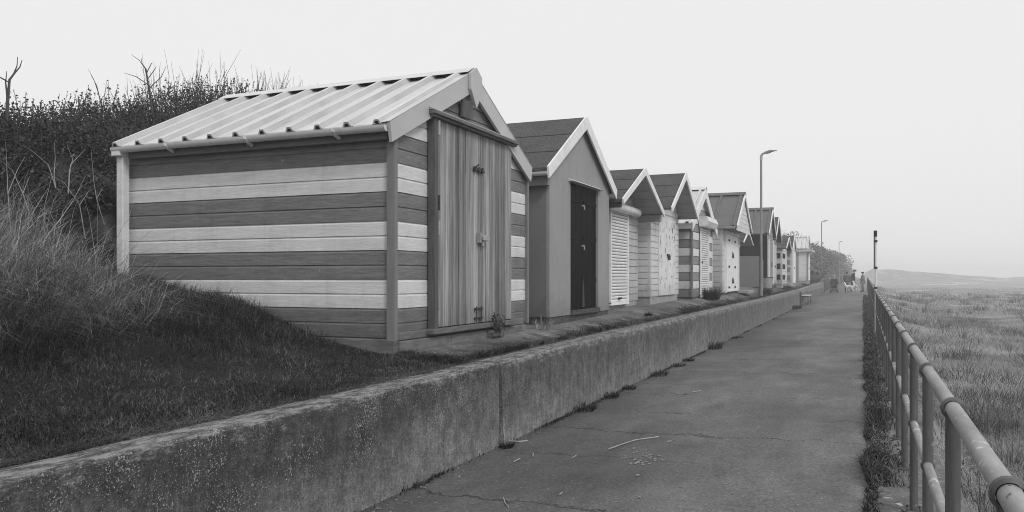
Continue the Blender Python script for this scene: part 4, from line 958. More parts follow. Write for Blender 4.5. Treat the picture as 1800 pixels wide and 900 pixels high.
# ------------------------------------------------------------------ shrubs
def shrub(name, label, cx, cyy, zb, rx, ry, h, nl, ls, m='leaf', group="dark hedge shrubs behind the nearest hut", stems=7, twigs=0, tl=(.4, 1.0), cat="shrub", core=True, sprigs=0, tm='twig_dark', tr=.006):
    t = empty(name, (cx, cyy, zb), label, cat, group)
    # leaf clumps through the outer part of the crown
    ncl = max(12, int(nl / 110)); u = rng.normal(size=(ncl, 3)); u /= np.linalg.norm(u, axis=1)[:, None]; u[:, 2] = np.abs(u[:, 2]) * 1.0 - .25 * (rng.random(ncl) < .45)
    rad = rng.uniform(.72, .98, ncl) * (1 + .14 * np.array([noise.noise(Vector((a[0] * 2 + cx, a[1] * 2 + cyy, a[2] * 2))) * 2 for a in u]))
    C = np.stack([cx + u[:, 0] * rx * rad, cyy + u[:, 1] * ry * rad, zb + h * .42 + u[:, 2] * h * .58 * rad], -1)
    idx = rng.integers(0, ncl, nl); cr = rng.uniform(.07, .17, ncl) * (rx + ry + h) / 5
    g3 = rng.normal(size=(nl, 3)); g3 *= np.minimum(1, 1.5 / np.linalg.norm(g3, axis=1))[:, None]
    P = C[idx] + g3 * cr[idx][:, None] * 1.25
    gi = ground_interp(P[:, 0], np.minimum(P[:, 1], 128)) if cyy < 120 else np.full(nl, zb)
    P[:, 2] = np.maximum(P[:, 2], gi + .02)
    if sprigs:
        a = rng.uniform(0, 6.28, sprigs); qq = rng.random(sprigs) ** .5
        B = np.stack([cx + np.cos(a) * rx * qq, cyy + np.sin(a) * ry * qq, zb + h * (.42 + .52 * np.sqrt(1 - qq * qq))], -1)
        D = np.stack([rng.normal(.05, .22, sprigs), rng.normal(0, .22, sprigs), np.ones(sprigs)], -1) * rng.uniform(.15, .5, sprigs)[:, None]
        npl = 16; tt = np.tile(np.linspace(0, 1, npl), sprigs)
        Q = np.repeat(B, npl, 0) + np.repeat(D, npl, 0) * tt[:, None] + rng.normal(size=(sprigs * npl, 3)) * (.055 * (1.1 - tt))[:, None]
        P = np.concatenate([P, Q]); nl = len(P)
        sm = MB()
        for b_, d_ in zip(B, D): sm.path([tuple(b_ - d_ * .5), tuple(b_ + d_)], [.007, .003], 3, cap=False)
        sm.build("shoots", tm, t)
    V, lo_, st = leaves(P, rng.uniform(.6, 1.3, nl) * ls, .55)
    if core:
        bm = bmesh.new(); bmesh.ops.create_icosphere(bm, subdivisions=3, radius=1)
        cv = []
        for vv in bm.verts:
            q = vv.co; f = .82 * (1 + .22 * noise.noise(q * 2.3 + Vector((cx, cyy, 0))))
            cv.append((cx + q.x * rx * f, cyy + q.y * ry * f, zb + h * .40 + q.z * h * .56 * f))
        fc = np.array([[v_.index for v_ in f.verts] for f in bm.faces]); bm.free()
        base = len(V); V = np.concatenate([V, np.array(cv)]); l0 = len(lo_)
        lo_ = np.concatenate([lo_, fc.ravel() + base]); st = np.concatenate([st, l0 + np.arange(0, fc.size, 3)])
    me = raw_mesh("foliage", V, lo_, st, m); o = bpy.data.objects.new("foliage", me); col.objects.link(o); o.parent = t; o.location = (-cx, -cyy, -zb)
    mb = MB()
    for i in range(stems):
        a = random.uniform(0, 6.28); e = Vector((cx + math.cos(a) * rx * .6, cyy + math.sin(a) * ry * .6, zb + h * .7)); s0 = Vector((cx + math.cos(a) * .15, cyy + math.sin(a) * .15, zb - .1))
        mb.path([s0, s0.lerp(e, .5) + Vector((0, 0, .15 * h)), e], [.035 * h / 2.5, .025 * h / 2.5, .008], 5)
    mb.build("stems", 'bark', t)
    if twigs:
        mb = MB()
        for i in range(twigs):
            a = random.uniform(0, 6.28); q = random.uniform(0, 1) ** .5
            p0 = Vector((cx + math.cos(a) * rx * q, cyy + math.sin(a) * ry * q, zb + h * (.45 + .5 * math.sqrt(max(0, 1 - q * q)))))
            L_ = random.uniform(*tl); dirv = Vector((math.cos(a) * .25 * q + random.gauss(0, .22) + .12, math.sin(a) * .25 * q + random.gauss(0, .22), 1)).normalized()
            p1 = p0 + dirv * L_ * .5 + Vector((random.gauss(0, .03), random.gauss(0, .03), 0)); p2 = p0 + dirv * L_ + Vector((random.gauss(0, .06), random.gauss(0, .06), 0))
            mb.path([p0, p1, p2], [tr, tr * .75, tr * .3], 3, cap=False)
            if random.random() < .5:
                bq = p0.lerp(p1, .8); mb.path([bq, bq + (dirv + Vector((random.gauss(0, .5), random.gauss(0, .5), 0))).normalized() * L_ * .35], [tr * .6, tr * .3], 3, cap=False)
        mb.build("twigs", tm, t)
    return t
# near hedge (dark) : columns u, distance
hs = [(-7.6, 3.0, 1.1, 1.5, 2.0, "far left end of the frame, in front of a bare forked branch"),]
specs = [  # x, y, rx, ry, top z, twigs, description
    (-11.0, 5.4, 1.7, 1.7, 3.72, 14, "dark evergreen shrub at the left edge of the view, a bare forked branch above it"),
    (-11.0, 7.7, 1.7, 1.6, 3.8, 14, "dark evergreen shrub second from the left edge, low rounded top"),
    (-11.3, 9.9, 1.8, 1.6, 4.4, 40, "dark evergreen shrub beside the downpipe corner of the nearest hut"),
    (-11.4, 12.0, 1.9, 1.6, 5.15, 120, "dark shrub with a tall branching sprig, above the far end of the nearest hut's roof"),
    (-11.2, 13.5, 1.7, 1.2, 5.1, 420, "twiggy dark shrub bristling with bare shoots, rightmost above the nearest hut's roof"),
]
for (x_, y_, rx, ry, zt, tw, lab) in specs:
    zb_ = float(ground_z(np.array([x_]), np.array([y_]))[0]) - .3
    if y_ < 8: zb_ = 2.2
    shrub("evergreen_shrub", lab, x_, y_, zb_, rx, ry, zt - zb_, 60000, .045, stems=8, sprigs=240, twigs=tw, tl=(.4, 1.0) if tw > 50 else (.25, .7))
# lower scrub between hedge and bank
for (x_, y_, rx, ry, zb_, h, lab) in ((-9.6, 7.6, .9, 1.0, 1.9, 1.5, "low dark scrub left of the downpipe of the nearest hut"), (-9.7, 5.6, .9, 1.1, 2.0, 1.35, "low dark scrub behind the pale dead stalks"), (-9.4, 3.6, .9, 1.1, 1.9, 1.2, "low dark scrub at the left edge above the tall grass"),
                                      (-8.45, 7.25, .38, .35, 1.6, 1.0, "broad-leaved bramble pressed against the downpipe of the nearest hut")):
    shrub("low_shrub", lab, x_, y_, zb_, rx, ry, h, 16000 if rx > .5 else 900, .045 if rx > .5 else .11, stems=6)
# forked bare branch at far left, tall sprig
def branchy(name, label, base, tips, r, m='twig_dark', cat="dead branch"):
    mb = MB()
    for tp in tips:
        pts = [Vector(base)] + [Vector(p) for p in tp]; mb.path(pts, [r * (1 - .8 * i / (len(pts) - 1)) for i in range(len(pts))], 5)
    o = mb.build(name, m, origin=base); tag(o, label, cat); return o
def wp(u, v, X):       # a point in the plane X read off column u, row v
    xr = (u - U0) / F; d_ = X / (xr * CT - ST); return Vector((X, d_ * (xr * ST + CT), HC - (v - V0) / F * d_))
q = lambda u, v: wp(u, v, -10.2)
branchy("bare_branch", "bare forked branch rising above the hedge at the left edge", q(8, 262), [[q(11, 200), q(17, 140), q(24, 130), q(30, 116), q(31, 100)], [q(17, 140), q(26, 128), q(35, 118), q(39, 105)], [q(13, 170), q(10, 145), q(12, 125)], [q(16, 145), q(4, 138), q(-3, 134)]], .02)
q = lambda u, v: wp(u, v, -10.8)
branchy("bare_sprig", "tall branching bare sprig above the hedge, left of the nearest hut's ridge", q(268, 205), [[q(262, 160), q(258, 135), q(255, 120), q(245, 106), q(231, 96)], [q(258, 128), q(266, 112), q(268, 110)], [q(257, 122), q(250, 112), q(248, 102)], [q(259, 140), q(272, 122), q(275, 116)], [q(262, 150), q(240, 135), q(218, 128)], [q(262, 155), q(284, 135), q(292, 116)]], .014)
branchy("bare_twig", "slim bare twig leaning above the middle of the hedge", q(182, 200), [[q(172, 160), q(165, 140), q(155, 121)], [q(170, 150), q(160, 132)]], .009)
# pale dead stalks on bank
q8 = lambda u, v: wp(u, v, -8.3)
stalks = [([(98, 330), (85, 290), (60, 268), (40, 255)], [(95, 310), (97, 280), (96, 250)], "pale dead stalk forking twice, tallest on the left bank"),
          ([(120, 340), (122, 300), (128, 280), (118, 255)], [(124, 290), (150, 262)], "pale dead stalk with a crooked fork, in the middle of the bank"),
          ([(20, 420), (14, 340), (10, 250)], [(14, 340), (30, 300), (44, 275)], "long pale stalk at the left edge of the bank"),
          ([(60, 400), (40, 340), (22, 300), (5, 285)], [(40, 340), (52, 310)], "thin pale stalk bending left over the tall grass"),
          ([(150, 420), (140, 360), (112, 320), (75, 300)], [(140, 360), (160, 330)], "pale stalk arching left toward the hedge"),
          ([(185, 400), (170, 350), (165, 320), (160, 262)], [(170, 350), (180, 330)], "upright dead stalk nearest the downpipe"),
          ([(5, 520), (20, 430), (60, 370), (85, 330)], [(60, 370), (50, 345)], "pale stalk leaning right across the tall grass"),
          ([(90, 470), (96, 400), (130, 350), (150, 310)], [(96, 400), (80, 380)], "dead stalk leaning right below the scrub")]
for main, side_, lab in stalks:
    branchy("dead_stalk", lab, q8(*main[0]), [[q8(*p) for p in main[1:]], [q8(*p) for p in side_]], .0065, 'twig_pale', "dead stalk")["group"] = "dead stalks on the bank"

# far hedge to the right of the last hut (fading in mist)
fspec = [(-7.2, 66, 3.0, 4, 4.3), (-7.0, 76, 3.2, 5, 5.3), (-6.6, 88, 3.0, 6, 5.6), (-6.6, 101, 3.0, 7, 5.7), (-6.5, 116, 3.0, 8, 5.8), (-6.4, 135, 3.0, 10, 5.9), (-6.3, 160, 3.0, 14, 6.0), (-6.2, 195, 3.2, 20, 6.3)]
fl = ["misty bush just past the farthest hut", "tall misty bush behind the second lamp post", "misty bush to the right of the second lamp post", "misty bush behind the scooter rider", "misty bush left of the farthest lamp post",
      "misty bush at the foot of the farthest lamp post", "fading bush beyond the farthest lamp post", "farthest bush, almost lost in the mist above the walkers"]
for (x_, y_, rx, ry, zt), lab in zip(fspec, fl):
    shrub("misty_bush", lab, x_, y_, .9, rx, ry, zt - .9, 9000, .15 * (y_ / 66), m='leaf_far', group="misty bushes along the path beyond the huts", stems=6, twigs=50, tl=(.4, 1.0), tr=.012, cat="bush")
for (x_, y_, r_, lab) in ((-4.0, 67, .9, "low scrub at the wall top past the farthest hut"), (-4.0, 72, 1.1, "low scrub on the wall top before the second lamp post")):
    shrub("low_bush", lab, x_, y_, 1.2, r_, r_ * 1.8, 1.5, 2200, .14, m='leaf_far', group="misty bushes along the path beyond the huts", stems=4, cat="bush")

# ------------------------------------------------------------------ weeds at wall foot and on terrace
def weed(X, Y, z, r, h, n, label, m='grass_short', name="weed_clump", lean=(.2, 1.1)):
    a = rng.uniform(0, 6.28, n); rr = rng.random(n) ** .5 * r
    P = np.stack([X + np.cos(a) * rr * .6, Y + np.sin(a) * rr, np.full(n, z)], -1)
    t = empty(name, (X, Y, z), label, "weed", "weeds along the wall")
    blades("leaves", P, rng.uniform(.5, 1.1, n) * h, rng.uniform(.005, .011, n) * max(1, Y / 14), rng.uniform(*lean, n), a, m, parent=t); return t
def wallY(u): xr = (u - U0) / F; return 3.17 * (xr * ST + CT) / (ST - xr * CT)
ws = [(883, .10, .06, "small weed growing out of the foot of the wall crack"), (1020, .24, .14, "largest dock-like weed at the wall foot, nearest the camera"), (1068, .16, .11, "weed at the wall foot just past the largest one"),
      (1100, .16, .08, "flat weed at the wall foot in front of the third hut"), (1150, .28, .12, "long weed at the wall foot in front of the white hut"), (1185, .25, .08, "low weed at the wall foot, fifth from the crack"),
      (1205, .2, .08, "little weed at the wall foot before the wall joint"), (1250, .3, .24, "dark bushy weed standing at the wall joint"), (1290, .3, .08, "low weed past the wall joint"), (1395, .5, .3, "dark weed at the wall foot before the bench")]
for (u, r_, h_, lab) in ws:
    Yv = wallY(u); weed(-3.12, Yv, float(path_l(Yv)), r_, h_, int(200 if h_ < .2 else 260), lab)
weed(-3.95, 23.5, 1.0, .36, .48, 420, "dark bushy weed on the terrace before the banded hut"); weed(-3.5, 33.0, .95, .35, .35, 260, "weed at the foot of the nearest lamp post")
weed(-4.12, 10.75, .90, .16, .24, 90, "wispy dry tuft between the nearest hut and the grey hut", 'grass_dry')
weed(-3.72, 15.2, .90, .12, .10, 120, "grass tuft on the terrace in front of the shuttered hut")
weed(-4.0, 60.0, 1.3, .5, .6, 200, "ragged weed at the corner of the farthest hut")
n = 16000; Yv = 3 + rng.random(n) ** 1.2 * 45; X = -3.195 + np.abs(rng.normal(0, .03, n)); kq = rng.random(n) < np.clip(.3 + .9 * nz2(Yv, Yv * 0, 3, 31), .04, 1); X, Yv = X[kq], Yv[kq]; n = len(X)
o = blades("wall_foot_moss", np.stack([X, Yv, path_l(Yv)], -1), rng.uniform(.01, .065, n), rng.uniform(.004, .010, n), rng.uniform(.3, 1.5, n), rng.uniform(-1.4, 1.4, n), 'grass_short'); tag(o, "thin line of moss and grass at the wall foot", "grass", kind="stuff")
# dead weed by the hut door
t = empty("dead_weed", (-4.12, 9.05, .9), "shrivelled dark weed leaning against the sill of the larch doors", "weed")
P = np.stack([rng.normal(-4.12, .03, 90), rng.normal(9.2, .07, 90), rng.uniform(.9, 1.16, 90)], -1); V, lo_, st = leaves(P, rng.uniform(.04, .10, 90), .5)
me = raw_mesh("leaves", V, lo_, st, 'bark'); o = bpy.data.objects.new("leaves", me); col.objects.link(o); o.parent = t; o.location = (4.12, -9.05, -.9)
mb = MB(); mb.path([(-4.14, 9.3, .88), (-4.10, 9.22, 1.0), (-4.12, 9.08, 1.2)], [.02, .015, .008], 6); mb.build("stem", 'bark', t)

# ------------------------------------------------------------------ litter on the path
def gp(u, v):      # ground point on the path
    xr = (u - U0) / F; d_ = HC / ((v - V0) / F); return Vector((d_ * (xr * CT - ST), d_ * (xr * ST + CT), 0.0))
def stick(pts, r, label, name="twig", m='twig_pale'):
    P = [gp(*p) for p in pts]
    for p in P: p.z = float(path_z(p.x, p.y)) + r + .006
    mb = MB(); mb.path(P, [r] * len(P), 6); o = mb.build(name, m, origin=tuple(P[0])); tag(o, label, "twig", "twigs and straws on the path")
stick([(1070, 795), (1095, 786), (1118, 779), (1158, 774)], .006, "longest pale twig lying on the path")
stick([(891, 778), (912, 780), (928, 778)], .007, "pale straw lying at the foot of the wall crack")
stick([(867, 790), (880, 784)], .005, "short straw left of the wall crack")
stick([(903, 816), (914, 810)], .005, "short pale straw on the dark asphalt below the crack")
stick([(936, 807), (938, 801)], .005, "tiny upright-looking straw on the path")
stick([(1006, 810), (1013, 805)], .004, "little straw left of the longest twig")
stick([(983, 876), (988, 872)], .005, "pale chip of straw near the bottom of the path")
stick([(885, 880), (888, 890), (894, 897)], .004, "curled thin straw at the bottom edge of the path")
stick([(1217, 694), (1232, 692)], .006, "short pale straw further up the path")
stick([(1172, 783), (1180, 782)], .006, "stub of pale straw just past the longest twig")
stick([(735, 848), (750, 842), (762, 843)], .005, "thin straw against the wall foot, nearest the camera")
mb = MB()
for i in range(46):
    u, v = random.gauss(1128, 16), random.gauss(812, 9); p = gp(u, v); s_ = random.uniform(.004, .012); z_ = float(path_z(p.x, p.y)) + .004
    mb.box(p.x - s_, p.x + s_, p.y - s_ * 1.6, p.y + s_ * 1.6, z_, z_ + s_ * .6)
o = mb.build("gravel_crumbs", 'stone'); tag(o, "pale crumbs of gravel scattered beside the longest twig", "gravel", kind="stuff")
# chips and stones over the path
mb = MB()
for i in range(260):
    Yv = math.exp(random.uniform(math.log(4), math.log(28))); Xv = random.uniform(-3.1, -.05) if random.random() < .5 else -3.15 + abs(random.gauss(0, .15)); s_ = random.uniform(.003, .008); z_ = float(path_z(Xv, Yv)) + .004
    mb.box(Xv - s_, Xv + s_, Yv - s_, Yv + s_ * 1.5, z_, z_ + s_)
o = mb.build("grit", 'stone'); tag(o, "loose grit on the path", "grit", kind="stuff")
# fallen stick on lawn
p0 = [Vector((-4.35, 2.95, .92)), Vector((-4.2, 3.05, .93)), Vector((-4.28, 2.8, .92))]
q = lambda u, v: wp(u, v, -4.3)
mb = MB(); mb.path([q(228, 705), q(252, 712), q(271, 719)], .004, 5); mb.path([q(271, 719), q(258, 728), q(246, 733)], .004, 5); o = mb.build("broken_reed", 'twig_pale', origin=tuple(q(271, 719))); tag(o, "bent pale reed lying on the lawn", "reed")

# ------------------------------------------------------------------ people and dogs
def skin_mesh(name, verts, edges, radii, m, parent, root=0, sub=1):
    me = bpy.data.meshes.new(name); org = Vector(parent["org"])
    me.from_pydata([tuple(Vector(v) - org) for v in verts], edges, []); me.materials.append(M[m])
    o = bpy.data.objects.new(name, me); col.objects.link(o)
    sk = o.modifiers.new("skin", 'SKIN'); 
    for i, r_ in enumerate(radii):
        sv = me.skin_vertices[0].data[i] if me.skin_vertices else None
        if sv is None: break
        sv.radius = (r_, r_) if not isinstance(r_, tuple) else r_
        sv.use_root = (i == root)
    ss = o.modifiers.new("smooth", 'SUBSURF'); ss.levels = sub; ss.render_levels = sub
    o.parent = parent; o["org"] = tuple(org)
    bpy.context.view_layer.update()
    dg = bpy.context.evaluated_depsgraph_get(); ev = bpy.data.meshes.new_from_object(o.evaluated_get(dg))
    if len(ev.polygons) > 4:
        o.modifiers.clear(); o.data = ev; o.data.name = name
        if not ev.materials: ev.materials.append(M[m])
    return o
def ensure_skin(me):
    if not me.skin_vertices:
        bm = bmesh.new(); bm.from_mesh(me); bm.verts.layers.skin.verify(); bm.to_mesh(me); bm.free()
_old = skin_mesh
def skin_mesh(name, verts, edges, radii, m, parent, root=0, sub=1):
    me = bpy.data.meshes.new(name); org = Vector(parent["org"])
    bm = bmesh.new(); lay = bm.verts.layers.skin.verify(); bv = [bm.verts.new(Vector(v) - org) for v in verts]
    for a, b in edges: bm.edges.new((bv[a], bv[b]))
    for i, v in enumerate(bv):
        r_ = radii[i]; v[lay].radius = r_ if isinstance(r_, tuple) else (r_, r_); v[lay].use_root = (i == root)
    bm.to_mesh(me); bm.free(); me.materials.append(M[m])
    o = bpy.data.objects.new(name, me); col.objects.link(o); o.modifiers.new("skin", 'SKIN'); ss = o.modifiers.new("smooth", 'SUBSURF'); ss.levels = sub; ss.render_levels = sub
    bpy.context.view_layer.update()
    dg = bpy.context.evaluated_depsgraph_get(); ev = bpy.data.meshes.new_from_object(o.evaluated_get(dg))
    if len(ev.polygons) > 4:
        o.modifiers.clear(); o.data = ev
        if not ev.materials: ev.materials.append(M[m])
    for p_ in o.data.polygons: p_.use_smooth = True
    o.parent = parent; o["org"] = tuple(org); return o
def person(X, Y, zg, face, label, H=1.72, lean=0.0, pose='stand', coat='coat_mid', hair='coat_dark', legm='trouser', arms=None, bulk=1.0):
    """face: heading (radians, 0 = +X).  lean: forward lean of the trunk."""
    t = empty("person", (X, Y, zg), label, "person")
    s = H / 1.72; fx, fy = math.cos(face), math.sin(face)
    def L(f, l, z): return Vector((X + (f * fx - l * fy) * s, Y + (f * fy + l * fx) * s, zg + z * s))
    hz = .92 if pose == 'stand' else .62
    hip = (0, 0, hz); cl, sn = math.cos(lean), math.sin(lean)
    def T(f, l, z): return L(f * cl + z * sn, l, hz + z * cl - f * sn)      # trunk frame, z up from the hips
    neck, head = T(.0, 0, .56), T(.03, 0, .70)
    if pose == 'stand': legs = {sd: [L(0, sd * .09, hz - .02), L(.03 * (1 if sd > 0 else -1) + .02, sd * .10, .49), L(.06 * (1 if sd > 0 else -1), sd * .11, .08), L(.06 * (1 if sd > 0 else -1) + .15, sd * .12, .03)] for sd in (-1, 1)}
    else: legs = {sd: [L(0, sd * .10, hz), L(.42, sd * .13, hz + .04), L(.46, sd * .13, .22), L(.60, sd * .13, .18)] for sd in (-1, 1)}
    arms = arms or {-1: [(.10, .24), (.16, .02)], 1: [(.10, .24), (.16, .02)]}
    A = {}
    for sd in (-1, 1):
        (ef, ez), (hf, hz2) = arms[sd]
        A[sd] = [T(0, sd * .19, .48), T(ef * .9, sd * .27, ez), T(hf * 1.2, sd * .24, hz2)]
    # body: head, neck, trunk, arms with hands and fingers, legs in one continuous skin
    V = [L(*hip), T(0, 0, .25), T(0, 0, .45), neck, T(.01, 0, .63), T(.02, 0, .72), T(.02, 0, .79)]
    Rr = [(.13, .10), (.13, .095), (.14, .09), .055, (.07, .075), (.078, .09), .06]
    E = [(0, 1), (1, 2), (2, 3), (3, 4), (4, 5), (5, 6)]
    for sd in (-1, 1):
        i = len(V); V += A[sd]; Rr += [.05, .04, .028]; E += [(2, i), (i, i + 1), (i + 1, i + 2)]
        dv = (A[sd][2] - A[sd][1]).normalized(); sidev = dv.cross(Vector((0, 0, 1)))
        if sidev.length < .1: sidev = Vector((fx, fy, 0))
        sidev.normalize(); palm = len(V); V.append(A[sd][2] + dv * .07 * s); Rr.append((.035, .02)); E.append((i + 2, palm))
        for kf, (off, ln) in enumerate(((-.03, .06), (-.01, .075), (.01, .07), (.03, .055))):
            j = len(V); V += [A[sd][2] + (dv * (.10 + ln * .4) + sidev * off) * s, A[sd][2] + (dv * (.10 + ln) + sidev * off + Vector((fx, fy, 0)) * .02) * s]; Rr += [.009, .008]; E += [(palm, j), (j, j + 1)]
        j = len(V); V.append(A[sd][2] + (dv * .08 - sidev * .055) * s); Rr.append(.010); E.append((palm, j))
        lg = legs[sd]; j = len(V); V += lg; Rr += [.075, .055, .04, .03]; E += [(0, j), (j, j + 1), (j + 1, j + 2), (j + 2, j + 3)]
    Rs = [tuple(q_ * s for q_ in r_) if isinstance(r_, tuple) else r_ * s for r_ in Rr]
    skin_mesh("body", V, E, Rs, 'skin', t, 0)
    # nose, ears
    mb = MB(); mb.path([T(.085, 0, .735), T(.115, 0, .695)], [.010 * s, .016 * s], 6); 
    for sd in (-1, 1): mb.path([T(.01, sd * .078, .73), T(.01, sd * .09, .69)], [.018 * s, .012 * s], 6)
    mb.build("face_features", 'skin', t, smooth=True)
    # coat
    V = [L(0, 0, hz - .14), L(*hip), T(0, 0, .25), T(0, 0, .44), T(.0, 0, .54)]; Rr = [(.19, .15), (.18, .145), (.175, .14), (.17, .125), .085]; E = [(0, 1), (1, 2), (2, 3), (3, 4)]
    for sd in (-1, 1):
        i = len(V); V += [A[sd][0], A[sd][1], A[sd][1].lerp(A[sd][2], .9)]; Rr += [.075, .062, .05]; E += [(3, i), (i, i + 1), (i + 1, i + 2)]
    if pose != 'stand': V[0] = L(.05, 0, hz - .02)
    skin_mesh("coat", V, E, [tuple(q_ * s * bulk for q_ in r_) if isinstance(r_, tuple) else r_ * s * bulk for r_ in Rr], coat, t, 1)
    V = [L(*hip)]; Rr = [.14]; E = []
    for sd in (-1, 1):
        j = len(V); lg = legs[sd]; V += lg[:3]; Rr += [.095, .075, .062]; E += [(0, j), (j, j + 1), (j + 1, j + 2)]
    skin_mesh("trousers", V, E, [r_ * s for r_ in Rr], legm, t, 0)
    for sd in (-1, 1):
        lg = legs[sd]; mb = MB(); mb.path([lg[2] - Vector((fx, fy, 0)) * .05, lg[2] + Vector((fx, fy, 0)) * .06, lg[3] + Vector((fx, fy, 0)) * .03], [.05 * s, .052 * s, .035 * s], 8); mb.build("shoe", 'rubber', t, smooth=True)
    mb = MB(); rows = []
    c0 = T(.005, 0, .735)
    bm = bmesh.new(); bmesh.ops.create_icosphere(bm, subdivisions=2, radius=1)
    vs = [c0 + Vector(((v_.co.x * .105 * fx - v_.co.y * .09 * fy), (v_.co.x * .105 * fy + v_.co.y * .09 * fx), max(v_.co.z * .115, -.02 if v_.co.x > .1 else -.09))) * s for v_ in bm.verts]
    fs = [tuple(v_.index for v_ in f.verts) for f in bm.faces]; bm.free(); mb.add(vs, fs)
    if hair != 'hair_grey': mb.path([T(.06, 0, .775), T(.15, 0, .765)], [.06 * s, .03 * s], 8)
    mb.build("hair" if hair == 'hair_grey' else "cap", hair, t, smooth=True)
    return t
PZ = lambda x, y: float(path_z(x, y))
Yp_ = 74.0; xa = xat(1488, Yp_)
person(xa, Yp_, PZ(xa, Yp_), R(65), "person in grey jacket and dark trousers standing with their back to us beside the dogs", 1.68, .12, 'stand', 'coat_mid', 'coat_dark', bulk=1.2)
xa = xat(1497, 75.2)
person(xa, 75.2, PZ(xa, 75.2), R(10), "tall person in dark coat and cap bending toward the dogs", 1.88, .28, 'stand', 'coat_dark', 'coat_dark', bulk=1.2)
xa = xat(1516.5, 73.0)
person(xa, 73.0, PZ(xa, 73.0), R(190), "person in pale coat and dark cap leaning on the railing, facing the dogs", 1.62, -.02, 'stand', 'coat_pale', 'coat_dark', 'coat_mid', bulk=1.25, arms={-1: [(.05, .26), (.2, .12)], 1: [(.05, .26), (.2, .12)]})
# scooter rider
xs_ = xat(1466, 73.5); ys_ = 73.5; zs_ = PZ(xs_, ys_)
person(xs_, ys_ - .05, zs_ + .05, R(90), "hooded rider in dark coat seated on the mobility scooter, seen from behind", 1.66, .05, 'sit', 'coat_dark', 'hair_grey', bulk=1.4, arms={-1: [(.15, .22), (.42, .12)], 1: [(.15, .22), (.42, .12)]})
t = empty("mobility_scooter", (xs_, ys_, zs_), "dark mobility scooter with round rear mirror, seen from behind on the path", "scooter")
mb = MB(); mb.box(xs_ - .26, xs_ + .26, ys_ - .35, ys_ + .25, zs_ + .16, zs_ + .38); mb.box(xs_ - .24, xs_ + .24, ys_ + .25, ys_ + .85, zs_ + .12, zs_ + .20); mb.build("body", 'coat_mid', t, bevel=.04)
mb = MB(); mb.box(xs_ - .25, xs_ + .25, ys_ - .25, ys_ + .25, zs_ + .50, zs_ + .60); mb.tube((xs_, ys_, zs_ + .38), (xs_, ys_, zs_ + .5), .05, 8); mb.build("seat", 'rubber', t, bevel=.03)
mb = MB(); mb.box(xs_ - .23, xs_ + .23, ys_ - .33, ys_ - .25, zs_ + .58, zs_ + 1.05); mb.build("backrest", 'rubber', t, bevel=.03)
for dx in (-.27, .27):
    for dy, r_ in ((-.25, .15), (.80, .13)):
        mb = MB(); mb.path([(xs_ + dx - .05, ys_ + dy, zs_ + r_ + .005), (xs_ + dx + .05, ys_ + dy, zs_ + r_ + .005)], r_, 16); mb.build("wheel", 'rubber', t, smooth=True)
    mb = MB(); mb.box(xs_ + dx - .03, xs_ + dx + .03, ys_ - .2, ys_ + .2, zs_ + .78, zs_ + .82); mb.build("armrest", 'rubber', t)
mb = MB(); mb.path([(xs_, ys_ + .8, zs_ + .2), (xs_, ys_ + .62, zs_ + .95)], .03, 8); mb.path([(xs_ - .3, ys_ + .55, zs_ + .98), (xs_ + .3, ys_ + .55, zs_ + .98)], .018, 8); mb.build("tiller", 'rubber', t)
mb = MB(); mb.path([(xs_ - .3, ys_ + .55, zs_ + .98), (xs_ - .36, ys_ + .5, zs_ + 1.2)], .01, 6); mb.path([(xs_ - .36, ys_ + .5, zs_ + 1.22), (xs_ - .36, ys_ + .48, zs_ + 1.22)], .06, 12); mb.build("mirror", 'white_plastic', t)

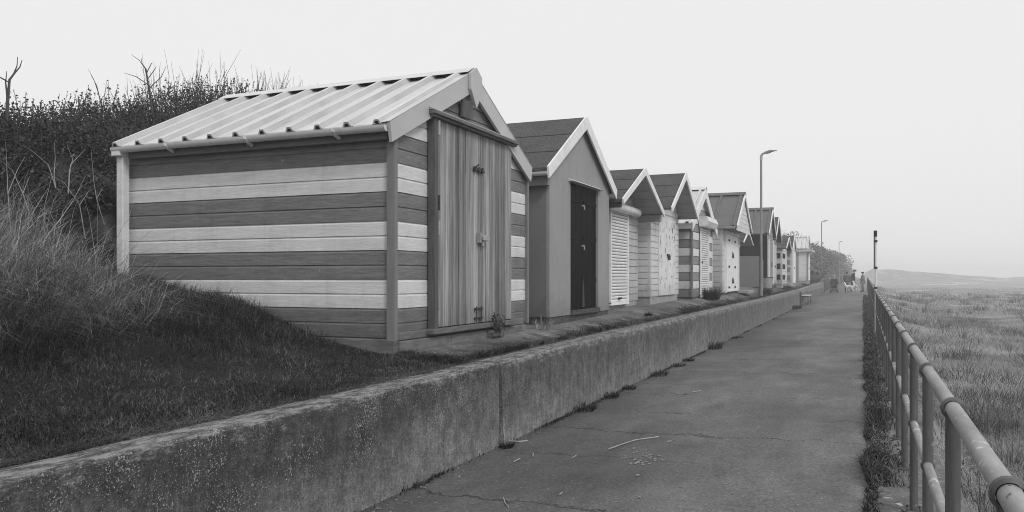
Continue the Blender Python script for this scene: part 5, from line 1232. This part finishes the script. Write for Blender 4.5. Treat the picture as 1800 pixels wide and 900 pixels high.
def dog(X, Y, zg, face, label, s=1.0, head_up=.1):
    t = empty("dog", (X, Y, zg), label, "dog", "white dogs beside the walkers")
    fx, fy = math.cos(face), math.sin(face)
    L = lambda f, l, z: Vector((X + (f * fx - l * fy) * s, Y + (f * fy + l * fx) * s, zg + z * s))
    V = [L(0, 0, .50), L(.25, 0, .50), L(-.25, 0, .52), L(.40, 0, .60), L(.50, 0, .68 + head_up), L(.60, 0, .69 + head_up), L(.72, 0, .66 + head_up), L(-.38, 0, .56), L(-.52, 0, .62), L(-.64, 0, .72)]
    Rr = [(.11, .12), (.12, .15), (.10, .11), .085, .08, .072, .035, .035, .025, .015]; E = [(0, 1), (0, 2), (1, 3), (3, 4), (4, 5), (5, 6), (2, 7), (7, 8), (8, 9)]
    for sd in (-1, 1):
        j = len(V); V += [L(.27, sd * .09, .36), L(.25, sd * .09, .18), L(.26, sd * .09, .04), L(.31, sd * .09, .025)]; Rr += [.055, .035, .028, .025]; E += [(1, j), (j, j + 1), (j + 1, j + 2), (j + 2, j + 3)]
        j = len(V); V += [L(-.24, sd * .09, .40), L(-.20, sd * .09, .29), L(-.34, sd * .09, .19), L(-.32, sd * .09, .04), L(-.27, sd * .09, .025)]; Rr += [.075, .05, .03, .026, .024]; E += [(2, j), (j, j + 1), (j + 1, j + 2), (j + 2, j + 3), (j + 3, j + 4)]
    skin_mesh("body", V, E, [tuple(q_ * s for q_ in r_) if isinstance(r_, tuple) else r_ * s for r_ in Rr], 'fur', t, 0)
    mb = MB()
    for sd in (-1, 1): mb.prism([L(.50, sd * .07, .75 + head_up), L(.56, sd * .09, .74 + head_up), L(.53, sd * .11, .62 + head_up)], L(0, sd * .015, 0) - L(0, 0, 0))
    mb.build("ears", 'coat_mid', t); return t
xa = xat(1494, 72.6); dog(xa, 72.6, PZ(xa, 72.6), R(150), "white dog standing close to the legs of the person in grey", .95, .16)
xa = xat(1505, 72.9); dog(xa, 72.9, PZ(xa, 72.9), R(115), "white dog standing nearer the railing, head raised", 1.0, .2)

# ------------------------------------------------------------------ haze
mb = MB(); mb.box(-760, 760, -360, 800, -3.6, 9.5)
hz_o = mb.build("haze", 'skin'); hz_o.data.materials.clear()
hm = bpy.data.materials.new("sea mist"); hm.use_nodes = True; tn = hm.node_tree; tn.nodes.clear()
oo = tn.nodes.new("ShaderNodeOutputMaterial"); pv = tn.nodes.new("ShaderNodeVolumePrincipled"); pv.inputs["Color"].default_value = (.97, .97, .97, 1); pv.inputs["Density"].default_value = .0026; pv.inputs["Anisotropy"].default_value = 0.0
tn.links.new(pv.outputs[0], oo.inputs["Volume"]); hz_o.data.materials.append(hm); tag(hz_o, "pale sea mist over the promenade", None, kind="stuff")
for o in bpy.data.objects:
    if "org" in o: del o["org"]
